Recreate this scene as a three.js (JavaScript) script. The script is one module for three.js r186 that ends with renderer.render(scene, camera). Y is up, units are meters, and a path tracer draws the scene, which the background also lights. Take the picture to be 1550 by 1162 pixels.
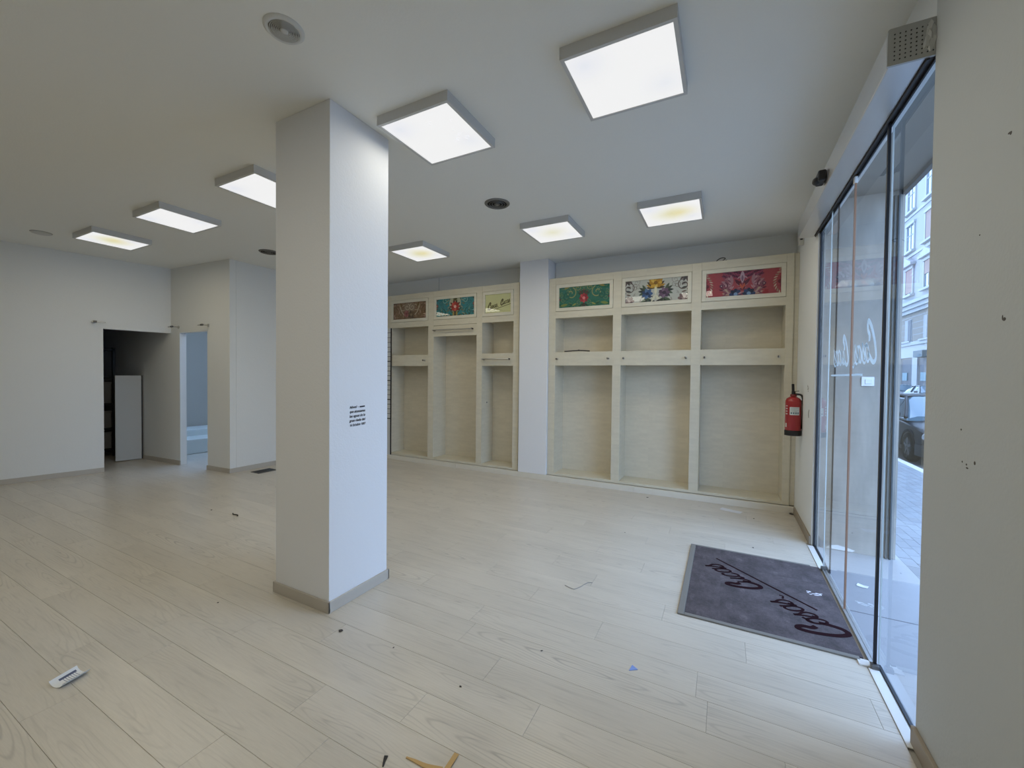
import * as THREE from 'three';
import { RoundedBoxGeometry } from 'three/addons/geometries/RoundedBoxGeometry.js';
import { mergeGeometries, toCreasedNormals } from 'three/addons/utils/BufferGeometryUtils.js';
import { RectAreaLightUniformsLib } from 'three/addons/lights/RectAreaLightUniformsLib.js';

// ---------------------------------------------------------------- camera, sky, lamps, exposure
const scene = new THREE.Scene();
const camera = new THREE.PerspectiveCamera(2 * Math.atan(581 / 620.5) * 180 / Math.PI, 1550 / 1162, 0.05, 400);
camera.position.set(0, 1.635, 0);
camera.rotation.order = 'YXZ';
camera.rotation.set(THREE.MathUtils.degToRad(-1.1), THREE.MathUtils.degToRad(27.4), THREE.MathUtils.degToRad(0.61));
scene.add(camera);

const renderer = new THREE.WebGLRenderer({ antialias: true });
renderer.toneMapping = THREE.LinearToneMapping;
renderer.toneMappingExposure = 1.0;
renderer.shadowMap.enabled = true;
RectAreaLightUniformsLib.init();

const PANEL = 6.9;                       // radiance of a ceiling panel
const PANEL_COLOR = new THREE.Color().setRGB(1.0, 0.95, 0.80);
const PANEL_WARM = new THREE.Color().setRGB(1.0, 0.90, 0.68);   // the yellowed panels
const SKY = 3.9;
{                                        // an evenly overcast, cool sky
  const w = 64, h = 32, d = new Float32Array(w * h * 4);
  for (let j = 0; j < h; j++) {
    const up = Math.max(0, Math.sin(((j + 0.5) / h - 0.5) * Math.PI));
    for (let i = 0; i < w; i++) d.set([(0.70 - 0.08 * up) * SKY, (1.02 - 0.06 * up) * SKY, (1.58 + 0.08 * up) * SKY, 1], (j * w + i) * 4);
  }
  const t = new THREE.DataTexture(d, w, h, THREE.RGBAFormat, THREE.FloatType);
  t.mapping = THREE.EquirectangularReflectionMapping; t.magFilter = THREE.LinearFilter; t.needsUpdate = true;
  scene.background = t;
}

// ---------------------------------------------------------------- helpers
const V = (x, y, z) => new THREE.Vector3(x, y, z);
let seed = 20240611;
const rnd = () => { seed = (seed + 0x6D2B79F5) | 0; let t = Math.imul(seed ^ (seed >>> 15), 1 | seed); t = (t + Math.imul(t ^ (t >>> 7), 61 | t)) ^ t; return ((t ^ (t >>> 14)) >>> 0) / 4294967296; };
const rr = (a, b) => a + (b - a) * rnd();
const used = new Map();
function numbered(n) { const k = used.get(n) ?? 0; used.set(n, k + 1); return k ? n + '_' + String(k).padStart(3, '0') : n; }
function box(x0, x1, y0, y1, z0, z1, r = 0) {
  const a = Math.abs(x1 - x0), b = Math.abs(y1 - y0), c = Math.abs(z1 - z0);
  const g = r > 0 ? new RoundedBoxGeometry(a, b, c, 2, Math.min(r, a / 2.01, b / 2.01, c / 2.01)) : new THREE.BoxGeometry(a, b, c);
  g.translate((x0 + x1) / 2, (y0 + y1) / 2, (z0 + z1) / 2);
  return g;
}
const flat = (g) => { const q = g.index ? g.toNonIndexed() : g; for (const k of Object.keys(q.attributes)) if (!['position', 'normal', 'uv'].includes(k)) q.deleteAttribute(k); return q; };
const merge = (list) => list.length === 1 ? list[0] : mergeGeometries(list.map(flat), false);
function metreUv(g, s = 1) {              // uv in metres, by the side each face looks to
  const q = flat(g), p = q.attributes.position, n = q.attributes.normal, uv = new Float32Array(p.count * 2);
  for (let i = 0; i < p.count; i++) {
    const ax = Math.abs(n.getX(i)), ay = Math.abs(n.getY(i)), az = Math.abs(n.getZ(i));
    const [u, v] = ay > ax && ay > az ? [p.getX(i), p.getZ(i)] : ax > az ? [p.getZ(i), p.getY(i)] : [p.getX(i), p.getY(i)];
    uv[2 * i] = u * s; uv[2 * i + 1] = v * s;
  }
  q.setAttribute('uv', new THREE.BufferAttribute(uv, 2));
  return q;
}
function part(name, geo, mat, parent) {
  const m = new THREE.Mesh(geo, mat);
  m.name = numbered(name); m.castShadow = m.receiveShadow = true;
  parent.add(m);
  return m;
}
function tag(o, label, category, group) {
  o.userData.label = label; o.userData.category = category;
  if (group) o.userData.group = group;
  return o;
}
function thing(name, label, category, at = [0, 0, 0], group) {
  const o = new THREE.Group(); o.name = numbered(name); o.position.set(...at); scene.add(o);
  return tag(o, label, category, group);
}
const single = (name, geo, mat, label, category, group) => tag(part(name, geo, mat, scene), label, category, group);
function structure(name, geo, mat, label) {
  const m = part(name, geo, mat, scene); m.userData.kind = 'structure';
  if (label) m.userData.label = label;
  return m;
}
function structureGroup(name, label) {
  const o = new THREE.Group(); o.name = numbered(name); o.userData.kind = 'structure'; scene.add(o);
  if (label) o.userData.label = label;
  return o;
}
const std = (r, g, b, rough = 0.8, extra = {}) => new THREE.MeshStandardMaterial({ color: new THREE.Color().setRGB(r, g, b), roughness: rough, ...extra });
const phys = (r, g, b, rough, extra = {}) => new THREE.MeshPhysicalMaterial({ color: new THREE.Color().setRGB(r, g, b), roughness: rough, ...extra });
// value noise
const hash = (x, y, s) => { let h = Math.imul(x, 374761393) ^ Math.imul(y, 668265263) ^ Math.imul(s, 2246822519); h = Math.imul(h ^ (h >>> 13), 1274126177); return ((h ^ (h >>> 16)) >>> 0) / 4294967296; };
function noise(x, y, s, px = 1 << 20, py = 1 << 20) {
  const ix = Math.floor(x), iy = Math.floor(y), fx = x - ix, fy = y - iy, u = fx * fx * (3 - 2 * fx), v = fy * fy * (3 - 2 * fy);
  const w = (n, p) => ((n % p) + p) % p, a = hash(w(ix, px), w(iy, py), s), b = hash(w(ix + 1, px), w(iy, py), s), c = hash(w(ix, px), w(iy + 1, py), s), d = hash(w(ix + 1, px), w(iy + 1, py), s);
  return (a + (b - a) * u) * (1 - v) + (c + (d - c) * u) * v;
}
function dataTexture(w, h, fn, srgb = true) {
  const d = new Uint8Array(w * h * 4);
  for (let j = 0; j < h; j++) for (let i = 0; i < w; i++) { const c = fn(i, j); const k = (j * w + i) * 4; d[k] = c[0]; d[k + 1] = c[1]; d[k + 2] = c[2]; d[k + 3] = 255; }
  const t = new THREE.DataTexture(d, w, h); t.magFilter = THREE.LinearFilter; t.minFilter = THREE.LinearMipmapLinearFilter; t.generateMipmaps = true;
  t.wrapS = t.wrapT = THREE.RepeatWrapping; if (srgb) t.colorSpace = THREE.SRGBColorSpace; t.needsUpdate = true;
  return t;
}
function canvasTexture(w, h, draw) {
  const c = document.createElement('canvas'); c.width = w; c.height = h; draw(c.getContext('2d'), w, h);
  const t = new THREE.CanvasTexture(c); t.colorSpace = THREE.SRGBColorSpace; t.magFilter = THREE.LinearFilter; t.needsUpdate = true;
  return t;
}
// a flat band with thickness along a path; place(u, v, h) puts it into the world
function ribbon(points, width, thick, place, closed = false, steps = 10) {
  const curve = new THREE.CatmullRomCurve3(points.map((p) => V(p[0], p[1], 0)), closed, 'centripetal');
  const n = Math.max(2, points.length * steps), pos = [], idx = [];
  for (let i = 0; i <= n; i++) {
    const t = i / n, p = curve.getPoint(t), d = curve.getTangent(t), w = (typeof width === 'function' ? width(t) : width) / 2;
    for (const [s, h] of [[1, thick], [-1, thick], [-1, 0], [1, 0]]) { const q = place(p.x - d.y * w * s, p.y + d.x * w * s, h); pos.push(q.x, q.y, q.z); }
    if (i) for (let k = 0; k < 4; k++) { const a = (i - 1) * 4 + k, b = (i - 1) * 4 + (k + 1) % 4, c = i * 4 + k, e = i * 4 + (k + 1) % 4; idx.push(a, c, b, b, c, e); }
  }
  idx.push(0, 1, 2, 0, 2, 3); const l = n * 4; idx.push(l, l + 2, l + 1, l, l + 3, l + 2);
  const g = new THREE.BufferGeometry(); g.setAttribute('position', new THREE.Float32BufferAttribute(pos, 3)); g.setIndex(idx);
  const q = g.toNonIndexed(); q.computeVertexNormals();
  q.setAttribute('uv', new THREE.Float32BufferAttribute(new Float32Array(q.attributes.position.count * 2), 2));
  return q;
}
const tube = (pts, r, seg = 8, n = 16) => new THREE.TubeGeometry(new THREE.CatmullRomCurve3(pts.map((p) => V(...p)), false, 'centripetal'), n, r, seg, false);
function rod(a, b, r, seg = 12) {
  const d = V(...b).sub(V(...a)), g = new THREE.CylinderGeometry(r, r, d.length(), seg);
  g.applyQuaternion(new THREE.Quaternion().setFromUnitVectors(V(0, 1, 0), d.clone().normalize()));
  g.translate((a[0] + b[0]) / 2, (a[1] + b[1]) / 2, (a[2] + b[2]) / 2);
  return g;
}

// ---------------------------------------------------------------- materials
const plaster = (() => {
  const t = dataTexture(256, 256, (i, j) => { const n = 0.5 * noise(i / 4, j / 4, 3, 64, 64) + 0.3 * noise(i / 2, j / 2, 4, 128, 128) + 0.2 * noise(i / 16, j / 16, 5, 16, 16); const v = 255 * n; return [v, v, v]; }, false);
  t.repeat.set(1.6, 1.6); return t;
})();
const wallMat = std(0.79, 0.80, 0.78, 0.85, { bumpMap: plaster, bumpScale: 0.0009 });
const pillarMat = std(0.78, 0.79, 0.81, 0.8, { bumpMap: plaster, bumpScale: 0.0009 });
const ceilMat = std(0.87, 0.875, 0.835, 0.9, { bumpMap: plaster, bumpScale: 0.0006 });
const skirtMat = std(0.50, 0.46, 0.40, 0.55);
const skirtDark = std(0.33, 0.28, 0.22, 0.6);
const creamMat = std(0.72, 0.67, 0.53, 0.5);
const creamIn = std(0.76, 0.70, 0.56, 0.55);
const creamDoor = std(0.75, 0.71, 0.58, 0.45);
const chrome = std(0.55, 0.54, 0.52, 0.28, { metalness: 1 });
const darkMetal = std(0.16, 0.155, 0.15, 0.4, { metalness: 0.8 });
const blackMat = std(0.012, 0.012, 0.014, 0.5);
const alu = std(0.62, 0.63, 0.64, 0.38, { metalness: 0.9 });
const aluWhite = std(0.70, 0.70, 0.68, 0.45);
const glassMat = phys(0.97, 0.99, 0.985, 0.0, { transmission: 1, thickness: 0, ior: 1.5 });
const whiteFrame = std(0.62, 0.62, 0.61, 0.5);

// ---------------------------------------------------------------- room shell
const CEIL = 3.48, DIFF = 3.415;
// floor: a dark slab under single laminate planks
const floor = structure('floor', box(-11.6, 0.80, -0.14, -0.009, -6.7, 4.3), std(0.40, 0.375, 0.33, 0.9), 'pale whitewashed laminate floor of long planks');
{
  const W = 0.2075, LEN = 1.383, GAP = 0.0005, TH = 0.009;
  const woods = [];
  for (let s = 0; s < 8; s++) {
    const cx = 0.25 + 0.5 * hash(s, 1, 9), cy = 0.2 + 0.6 * hash(s, 2, 9), strong = hash(s, 3, 9);
    const tone = 1 + 0.03 * (hash(s, 5, 9) - 0.5);
    woods.push(dataTexture(1024, 160, (i, j) => {
      const x = i / 1024 * 1.383, y = j / 160 * 0.2075;
      const wob = 0.03 * (noise(x * 3, y * 9, 20 + s) - 0.5) + 0.012 * (noise(x * 9, y * 30, 40 + s) - 0.5);
      // cathedral rings stretched along the plank about a centre, straight grain beyond
      const dx = (x - cx * 1.383) * 0.085, dy = y - cy * 0.2075 + wob;
      const rad = Math.sqrt(dx * dx + dy * dy);
      const ring = Math.pow(0.5 + 0.5 * Math.sin(rad * 420 + 3 * noise(x * 4, y * 20, 60 + s)), 7);
      const area = THREE.MathUtils.smoothstep(noise(x * 2.2, y * 11, 80 + s), 0.45, 0.8);
      const near = Math.exp(-rad * 26);
      const fine = noise(x * 14, y * 420, 100 + s) * 0.6 + noise(x * 40, y * 900, 120 + s) * 0.4;
      const streak = Math.pow(noise(x * 5, y * 90, 140 + s), 6);
      const patch = noise(x * 1.8, y * 8, 160 + s);
      let v = 1 - ring * (0.05 * area + 0.2 * near * strong) - 0.05 * (fine - 0.5) - 0.075 * streak - 0.05 * (patch - 0.5);
      v *= tone;
      return [Math.min(255, 204 * v), Math.min(255, 197 * v), Math.min(255, 184 * v)];
    }));
  }
  const mats = woods.map((t) => phys(1, 1, 1, 0.3, { map: t }));
  function plankGeo(len) {
    const hx = len / 2 - GAP, hz = W / 2 - GAP, c = 0.0009;
    const ring = (x, z, y) => [[-x, y, -z], [-x, y, z], [x, y, z], [x, y, -z]];
    const a = ring(hx, hz, -TH), b = ring(hx, hz, -c), d = ring(hx - c, hz - c, 0), pos = [], uv = [], nor = [];
    const quad = (p) => { const n = V(...p[1]).sub(V(...p[0])).cross(V(...p[2]).sub(V(...p[0]))).normalize(); for (const k of [0, 1, 2, 0, 2, 3]) { pos.push(...p[k]); nor.push(n.x, n.y, n.z); uv.push((p[k][0] + hx) / LEN, (p[k][2] + hz) / W); } };
    quad([d[0], d[1], d[2], d[3]]);
    for (let k = 0; k < 4; k++) { const m = (k + 1) % 4; quad([b[k], b[m], d[m], d[k]]); quad([a[k], a[m], b[m], b[k]]); }
    const g = new THREE.BufferGeometry();
    g.setAttribute('position', new THREE.Float32BufferAttribute(pos, 3)); g.setAttribute('normal', new THREE.Float32BufferAttribute(nor, 3)); g.setAttribute('uv', new THREE.Float32BufferAttribute(uv, 2));
    return g;
  }
  const whole = plankGeo(LEN), rest = mats.map(() => []);
  const known = { 0: -0.786, 1: -1.329, 2: -0.45, '-1': -1.125, '-2': -1.43, 3: -1.55 };     // where a joint was seen in the row
  for (let k = -21; k <= 28; k++) {                      // rows run along x; row 0 lies between z -1.862 and -1.655
    const z = -1.7587 + W * k;
    const joint = known[k] ?? (-1.4 + LEN * ((k * 0.382 + 20 + 0.13 * hash(k + 50, 7, 3)) % 1));
    for (let m = -9; m <= 3; m++) {
      let x0 = joint + m * LEN, x1 = x0 + LEN;
      x0 = Math.max(x0, -11.2); x1 = Math.min(x1, z > -2.3 || z < -5.0 ? 0.785 : 0.752);
      if (x1 - x0 < 0.02) continue;
      const full = x1 - x0 > LEN - 1e-6, v = Math.floor(rnd() * mats.length), turn = rnd() < 0.5 ? Math.PI : 0;
      const g = full ? whole : plankGeo(x1 - x0), seen = z - W / 2 < x1 / 4.9 + 0.1 && z > -6.2 && x1 > -9.4 && !(z < -4.2 && x1 < -6.8);
      if (seen) { const p = part('plank', g, mats[v], floor); p.position.set((x0 + x1) / 2, 0, z); p.rotation.y = turn; }
      else rest[v].push(g.clone().rotateY(turn).translate((x0 + x1) / 2, 0, z));
    }
  }
  rest.forEach((l, v) => { if (l.length) part('plank_field', merge(l), mats[v], floor).userData.kind = 'stuff'; });
}
// walls with thickness, given by two points on the face that looks into the room (on the right-hand side going from a to b the room lies)
function slab(a, b, y0, y1, t, side = 1) {
  const d = V(b[0] - a[0], 0, b[1] - a[1]), L = d.length(), g = new THREE.BoxGeometry(L, y1 - y0, t);
  g.translate(L / 2, (y0 + y1) / 2, side * t / 2);
  const q = metreUv(g); q.rotateY(-Math.atan2(d.z, d.x)); q.translate(a[0], 0, a[1]);
  return q;
}
const CORNER = [-8.80, -3.71], LW = (z) => CORNER[0] - 0.1915 * (z - CORNER[1]);
const BW = (x) => -3.71 - 0.055 * (x - CORNER[0]);
const OPEN_Z = -2.86, HEAD = 2.335;
structure('wall_left', merge([
  slab([LW(4.2), 4.2], [LW(OPEN_Z), OPEN_Z], 0, CEIL, 0.12, -1), slab([LW(OPEN_Z), OPEN_Z], [LW(-3.72), -3.72], HEAD, CEIL, 0.12, -1)].map(flat)), wallMat, 'grey white left wall with an open dark doorway');
const D0 = -8.529, D1 = -7.734, EDGE = -7.135;
const P2 = (x) => [x, BW(x)];
structure('wall_back_left', merge([slab(P2(-11.3), P2(D0), 0, CEIL, 0.10, -1), slab(P2(D0), P2(D1), HEAD, CEIL, 0.10, -1), slab(P2(D1), P2(EDGE), 0, CEIL, 0.10, -1)].map(flat)), wallMat, 'short wall with a narrow doorway to a bluish room');
structure('wall_inner', metreUv(box(EDGE - 0.1, EDGE, 0, CEIL, -6.42, BW(EDGE) - 0.1)), wallMat, 'side wall running back behind the pillar');
structure('wall_back', metreUv(box(-11.3, 1.41, 0, CEIL, -6.6, -6.42)), wallMat);
structure('trim_1', metreUv(merge([box(EDGE, -2.975, 3.165, CEIL, -6.42, -6.28), box(-2.475, 0.785, 3.165, CEIL, -6.42, -6.28)])), wallMat, 'grey bulkhead above the shelving');
structure('trim_2', metreUv(box(EDGE, -4.83, 3.19, CEIL - 0.002, -6.28, -6.262)), wallMat);
structure('wall_right_far', metreUv(box(0.785, 1.41, 0, CEIL, -6.42, -4.92)), wallMat, 'white strip of wall between the shelving and the glass door');
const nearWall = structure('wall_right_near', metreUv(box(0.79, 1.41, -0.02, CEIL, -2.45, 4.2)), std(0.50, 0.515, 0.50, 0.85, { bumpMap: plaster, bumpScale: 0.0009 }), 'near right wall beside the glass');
structure('wall_rear', metreUv(box(-10.7, 1.41, 0, CEIL, 4.2, 4.35)), wallMat);
structure('wall_above_door', metreUv(merge([box(0.80, 1.41, 3.36, CEIL, -4.92, -2.45), box(0.80, 0.845, 3.085, 3.36, -4.92, -2.45)])), wallMat);
structure('ceiling', metreUv(merge([
  box(-11.6, 1.41, CEIL, CEIL + 0.16, -3.9, 4.35), box(-7.4, 1.41, CEIL, CEIL + 0.16, -6.6, -3.9),
  box(-11.6, -9.9, CEIL, CEIL + 0.16, -6.6, -3.9), box(-9.9, -7.4, CEIL, CEIL + 0.16, -6.6, -5.6)])), ceilMat, 'flat pale grey ceiling');
// the pillar and the pilaster between the shelving
const pillar = structure('pillar', metreUv(box(-2.962, -2.378, 0, CEIL, -2.437, -1.897, 0.003)), pillarMat, 'square white pillar in the middle of the shop');
part('skirting', merge([box(-2.978, -2.364, 0, 0.078, -1.897, -1.884, 0.003), box(-2.378, -2.364, 0, 0.078, -2.451, -1.884, 0.003), box(-2.978, -2.962, 0, 0.078, -2.451, -1.884, 0.003), box(-2.978, -2.364, 0, 0.078, -2.451, -2.437, 0.003)]), skirtMat, pillar);
structure('pilaster_column', metreUv(box(-2.972, -2.48, 0.08, CEIL, -6.42, -5.975, 0.003)), pillarMat, 'white pilaster between the two shelving units');
// skirting boards
function board(a, b, h, t, side) { return slab(a, b, 0, h, t, side); }
structure('baseboard_left', board([LW(4.2), 4.2], [LW(OPEN_Z), OPEN_Z], 0.075, 0.014, 1), skirtMat);
structure('baseboard_back_left', merge([board(P2(-10.6), P2(D0 + 0.012), 0.075, 0.013, 1), board(P2(D1 - 0.01), P2(EDGE + 0.013), 0.075, 0.013, 1)].map(flat)), skirtMat);
structure('baseboard_inner', box(EDGE, EDGE + 0.013, 0, 0.075, -6.42, BW(EDGE)), skirtMat);
const plinth = structureGroup('baseboard_back', 'wood plinth board along the foot of the shelving');
const plinthMat = std(0.70, 0.66, 0.57, 0.5);
for (const [a, b] of [[EDGE, -4.2], [-4.197, -1.125], [-1.122, 0.785]]) part('board', box(a, b, 0, 0.079, -6.012, -5.962, 0.002), plinthMat, plinth);
structure('baseboard_right_far', box(0.768, 0.785, 0, 0.085, -5.962, -4.93, 0.003), skirtDark);
structure('baseboard_right_near', box(0.772, 0.79, 0, 0.085, -2.45, 4.2, 0.004), skirtDark);
{ // small knocks and stains on the near right wall, beside the extinguisher and on the back walls
  const m = std(0.10, 0.09, 0.08, 0.9), chip = (y, z, w, h, x = 0.79, parent = nearWall) => { const g = new THREE.SphereGeometry(1, 8, 6); g.scale(0.0015, h, w); part('scuff_mark', g, m, parent).position.set(x, y, z); };
  chip(2.421, -1.888, 0.006, 0.006); chip(2.425, -1.896, 0.008, 0.003); chip(1.834, -1.89, 0.009, 0.006); chip(1.84, -1.899, 0.003, 0.009);
  chip(1.453, -2.135, 0.004, 0.004); chip(1.318, -2.085, 0.009, 0.003); chip(1.33, -2.09, 0.004, 0.004); chip(1.345, -2.035, 0.006, 0.007); chip(1.335, -2.12, 0.003, 0.004); chip(2.15, -2.05, 0.003, 0.003);
}

// ---------------------------------------------------------------- back rooms
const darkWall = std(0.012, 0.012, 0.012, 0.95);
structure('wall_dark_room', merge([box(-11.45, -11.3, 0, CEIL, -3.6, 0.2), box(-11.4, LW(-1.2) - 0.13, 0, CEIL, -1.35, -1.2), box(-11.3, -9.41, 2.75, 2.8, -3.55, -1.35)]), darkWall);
const blueWall = std(0.50, 0.47, 0.41, 0.85);
structure('wall_bluish_room', merge([box(-10.75, -10.6, 0, CEIL, -6.42, -3.75), box(-10.6, EDGE - 0.1, 0, CEIL, -6.42, -6.38)]), blueWall);
structure('wall_shaft', merge([box(-9.95, -9.9, CEIL + 0.16, 4.4, -5.65, -3.85), box(-7.4, -7.35, CEIL + 0.16, 4.4, -5.65, -3.85), box(-9.95, -7.35, CEIL + 0.16, 4.4, -3.9, -3.85), box(-9.95, -7.35, CEIL + 0.16, 4.4, -5.65, -5.6)]), blueWall);
{
  const t = thing('stepped_platform', 'low white stepped platform seen through the narrow bluish doorway', 'platform', [-9.45, 0, -4.6]);
  const m = std(0.66, 0.70, 0.66, 0.6);
  part('lower_step', box(-0.55, 0, 0, 0.30, -1.5, 0.62, 0.02), m, t);
  part('upper_step', box(-1.1, -0.5, 0, 0.44, -1.5, 0.62, 0.025), m, t);
}
{
  const t = thing('panel_board', 'tall grey board leaning inside the dark doorway', 'board');
  const g = slab([-9.80, -3.275], [-9.752, -3.632], 0.012, 1.57, 0.03, 1);
  part('board', g, std(0.55, 0.54, 0.50, 0.7), t);
  part('edge_strip', slab([-9.753, -3.632], [-9.752, -3.646], 0.012, 1.575, 0.034, 1), std(0.03, 0.03, 0.03, 0.7), t);
}
{
  const t = thing('storage_rack', 'dark storage rack at the left inside the dark doorway', 'rack', [-10.85, 0, -3.2]);
  const m = std(0.03, 0.03, 0.032, 0.6);
  for (const [x, z] of [[-0.3, -0.32], [0.28, -0.32], [-0.3, 0.6], [0.28, 0.6]]) part('post', box(x - 0.02, x + 0.02, 0, 2.1, z - 0.02, z + 0.02), m, t);
  for (const y of [0.12, 0.52, 1.0, 1.5, 2.05]) part('shelf', box(-0.32, 0.3, y, y + 0.025, -0.34, 0.62), m, t);
  const bm = std(0.4, 0.4, 0.4, 0.8);
  [['topmost', 1.026, 0.42], ['middle', 0.546, 0.34], ['lowest', 0.146, 0.33]].forEach(([w, y, h]) => {
    const b = thing('storage_box', 'grey box on the ' + { topmost: 'third shelf', middle: 'second shelf', lowest: 'lowest shelf' }[w] + ' of the dark storage rack', 'box', [-10.85, y, -3.2]);
    part('body', box(-0.2, 0.22, 0, h - 0.05, -0.3, 0.1, 0.006), bm, b); part('lid', box(-0.205, 0.225, h - 0.05, h - 0.01, -0.305, 0.105, 0.006), bm, b);
  });
}

// ---------------------------------------------------------------- ceiling fittings
{
  const glow = (yellow, tube) => canvasTexture(128, 128, (c) => {
    c.fillStyle = '#fff'; c.fillRect(0, 0, 128, 128);
    const blot = (x, y, r, col) => { const g = c.createRadialGradient(x, y, 0, x, y, r); g.addColorStop(0, col); g.addColorStop(1, 'rgba(255,255,255,0)'); c.fillStyle = g; c.fillRect(0, 0, 128, 128); };
    if (yellow) { blot(64, 60, 74, `rgba(226,222,170,${yellow})`); if (tube) blot(84, 64, 60, 'rgba(240,224,150,.6)'); }
    blot(20, 20, 50, 'rgba(236,240,250,.7)'); blot(108, 96, 44, 'rgba(238,241,250,.6)');
  });
  const mats = [glow(0), glow(0.55), glow(0.95, true)].map((t) => new THREE.MeshStandardMaterial({ color: 0x606060, roughness: 0.6, emissive: 0xffffff, emissiveMap: t, emissiveIntensity: 0.84 }));
  const S = 0.288, O = 0.309;
  const spots = [
    [-0.548, -2.498, 0, 'large ceiling light panel nearest the glass door header'],
    [-1.93, -2.487, 0, 'spotted ceiling light panel just right of the pillar top'],
    [-0.544, -4.777, 2, 'ceiling light panel above the shelving with the red floral sign'],
    [-1.921, -4.77, 1, 'ceiling light panel right of the round dark vent, above the pilaster'],
    [-4.015, -4.756, 2, 'ceiling light panel seen close against the right edge of the pillar, above the shelving'],
    [-4.03, -2.493, 0, 'ceiling light panel partly hidden by the left edge of the pillar'],
    [-5.752, -2.501, 0, 'ceiling light panel second from the left wall, evenly white'],
    [-7.446, -2.485, 2, 'yellow tinted ceiling light panel nearest the dark doorway']];
  for (const z of [-0.2, 2.08]) for (const x of [-0.545, -1.93, -4.02, -5.75]) spots.push([x, z, 0, 'unseen added ceiling light panel ' + ['first', 'second', 'third', 'fourth'][[-0.545, -1.93, -4.02, -5.75].indexOf(x)] + ' from the glass front in the row ' + (z < 0 ? 'right overhead' : 'nearest the rear wall')]);  // two unseen rows added along the panel grid to light the pillar's near face
  for (const [x, z, m, label] of spots) {
    const t = thing('ceiling_light', label, 'ceiling light', [x, 0, z], 'square ceiling light panels');
    const f = [];
    for (const [a, b, c, d] of [[-O, O, -O, -S], [-O, O, S, O], [-O, -S, -S, S], [S, O, -S, S]]) f.push(box(a, b, DIFF - 0.004, CEIL, c, d));
    part('frame', merge(f), whiteFrame, t);
    part('diffuser', box(-S, S, DIFF, DIFF + 0.006, -S, S), mats[m], t);
    const l = new THREE.RectAreaLight(m === 2 || (m === 1) ? PANEL_WARM : PANEL_COLOR, PANEL * (x < -5 ? 0.8 : 1) * (z > -1 && x < -3 ? 0.55 : label.startsWith('spotted') ? 0.6 : 1.04), 2 * S, 2 * S);
    l.name = numbered('panel_light'); l.position.set(0, DIFF - 0.008, 0); l.rotation.x = -Math.PI / 2; t.add(l);
    if (label.startsWith('spotted')) { const dm = std(0.85, 0.86, 0.9, 0.9, { emissive: new THREE.Color(0.5, 0.5, 0.53) }); for (const [u, v, r] of [[0.04, 0.16, 0.012], [0.09, 0.12, 0.016], [0.1, 0.19, 0.02], [-0.12, 0.2, 0.008], [-0.02, 0.15, 0.006], [-0.16, 0.05, 0.014]]) { const g = new THREE.TorusGeometry(r, 0.0016, 4, 10, 4.4); g.rotateX(Math.PI / 2); g.translate(v, DIFF - 0.002, -u); part('stain', g, dm, t); } }
  }
  // round loudspeaker grille, dark louvred vents and a blank disc
  const ringGeo = (r, w, y) => { const g = new THREE.LatheGeometry([[r, 0], [r + w, -0.004], [r + w, 0.006], [r, 0.008], [r, 0]].map((p) => new THREE.Vector2(...p)), 40); g.translate(0, y, 0); return g; };
  function roundVent(name, label, category, x, z, R, rim, mRim, mRing, rings, mBack) {
    const t = thing(name, label, category, [x, CEIL, z]);
    part('rim', new THREE.LatheGeometry([[R - rim, 0.0], [R - rim, -0.012], [R - rim * 0.4, -0.014], [R, -0.004], [R, 0.0]].map((p) => new THREE.Vector2(...p)), 48), mRim, t);
    part('backing', new THREE.CylinderGeometry(R - rim, R - rim, 0.003, 40).translate(0, -0.003, 0), mBack, t);
    for (let i = 1; i <= rings; i++) part('louvre', ringGeo((R - rim) * i / (rings + 1), 0.005, -0.012), mRing, t);
    part('centre_cap', new THREE.SphereGeometry(0.022, 16, 8).scale(1, 0.5, 1).translate(0, -0.01, 0), mRing, t);
    return t;
  }
  roundVent('ceiling_speaker', 'round white ceiling grille with concentric rings, ahead of the pillar', 'speaker', -2.128, -1.41, 0.10, 0.026, std(0.68, 0.69, 0.67, 0.6), std(0.58, 0.58, 0.56, 0.6), 8, std(0.10, 0.10, 0.10, 0.8));
  const dk = std(0.19, 0.185, 0.17, 0.6);
  roundVent('air_vent', 'round dark louvred air vent right of the pillar', 'air vent', -2.195, -3.845, 0.135, 0.03, dk, dk, 3, std(0.006, 0.006, 0.006, 0.9));
  roundVent('air_vent', 'round dark air vent half hidden behind the left edge of the pillar', 'air vent', -6.17, -3.845, 0.135, 0.03, dk, dk, 3, std(0.006, 0.006, 0.006, 0.9));
  const d = thing('smoke_detector', 'flat white disc on the ceiling near the left wall', 'detector', [-8.12, CEIL, -1.985]);
  part('base', new THREE.LatheGeometry([[0, -0.02], [0.07, -0.02], [0.095, -0.012], [0.1, 0]].map((p) => new THREE.Vector2(...p)), 40), std(0.6, 0.6, 0.58, 0.6), d);
  part('ring', new THREE.TorusGeometry(0.098, 0.006, 6, 40).rotateX(Math.PI / 2), std(0.3, 0.29, 0.27, 0.7), d);
}

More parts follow.
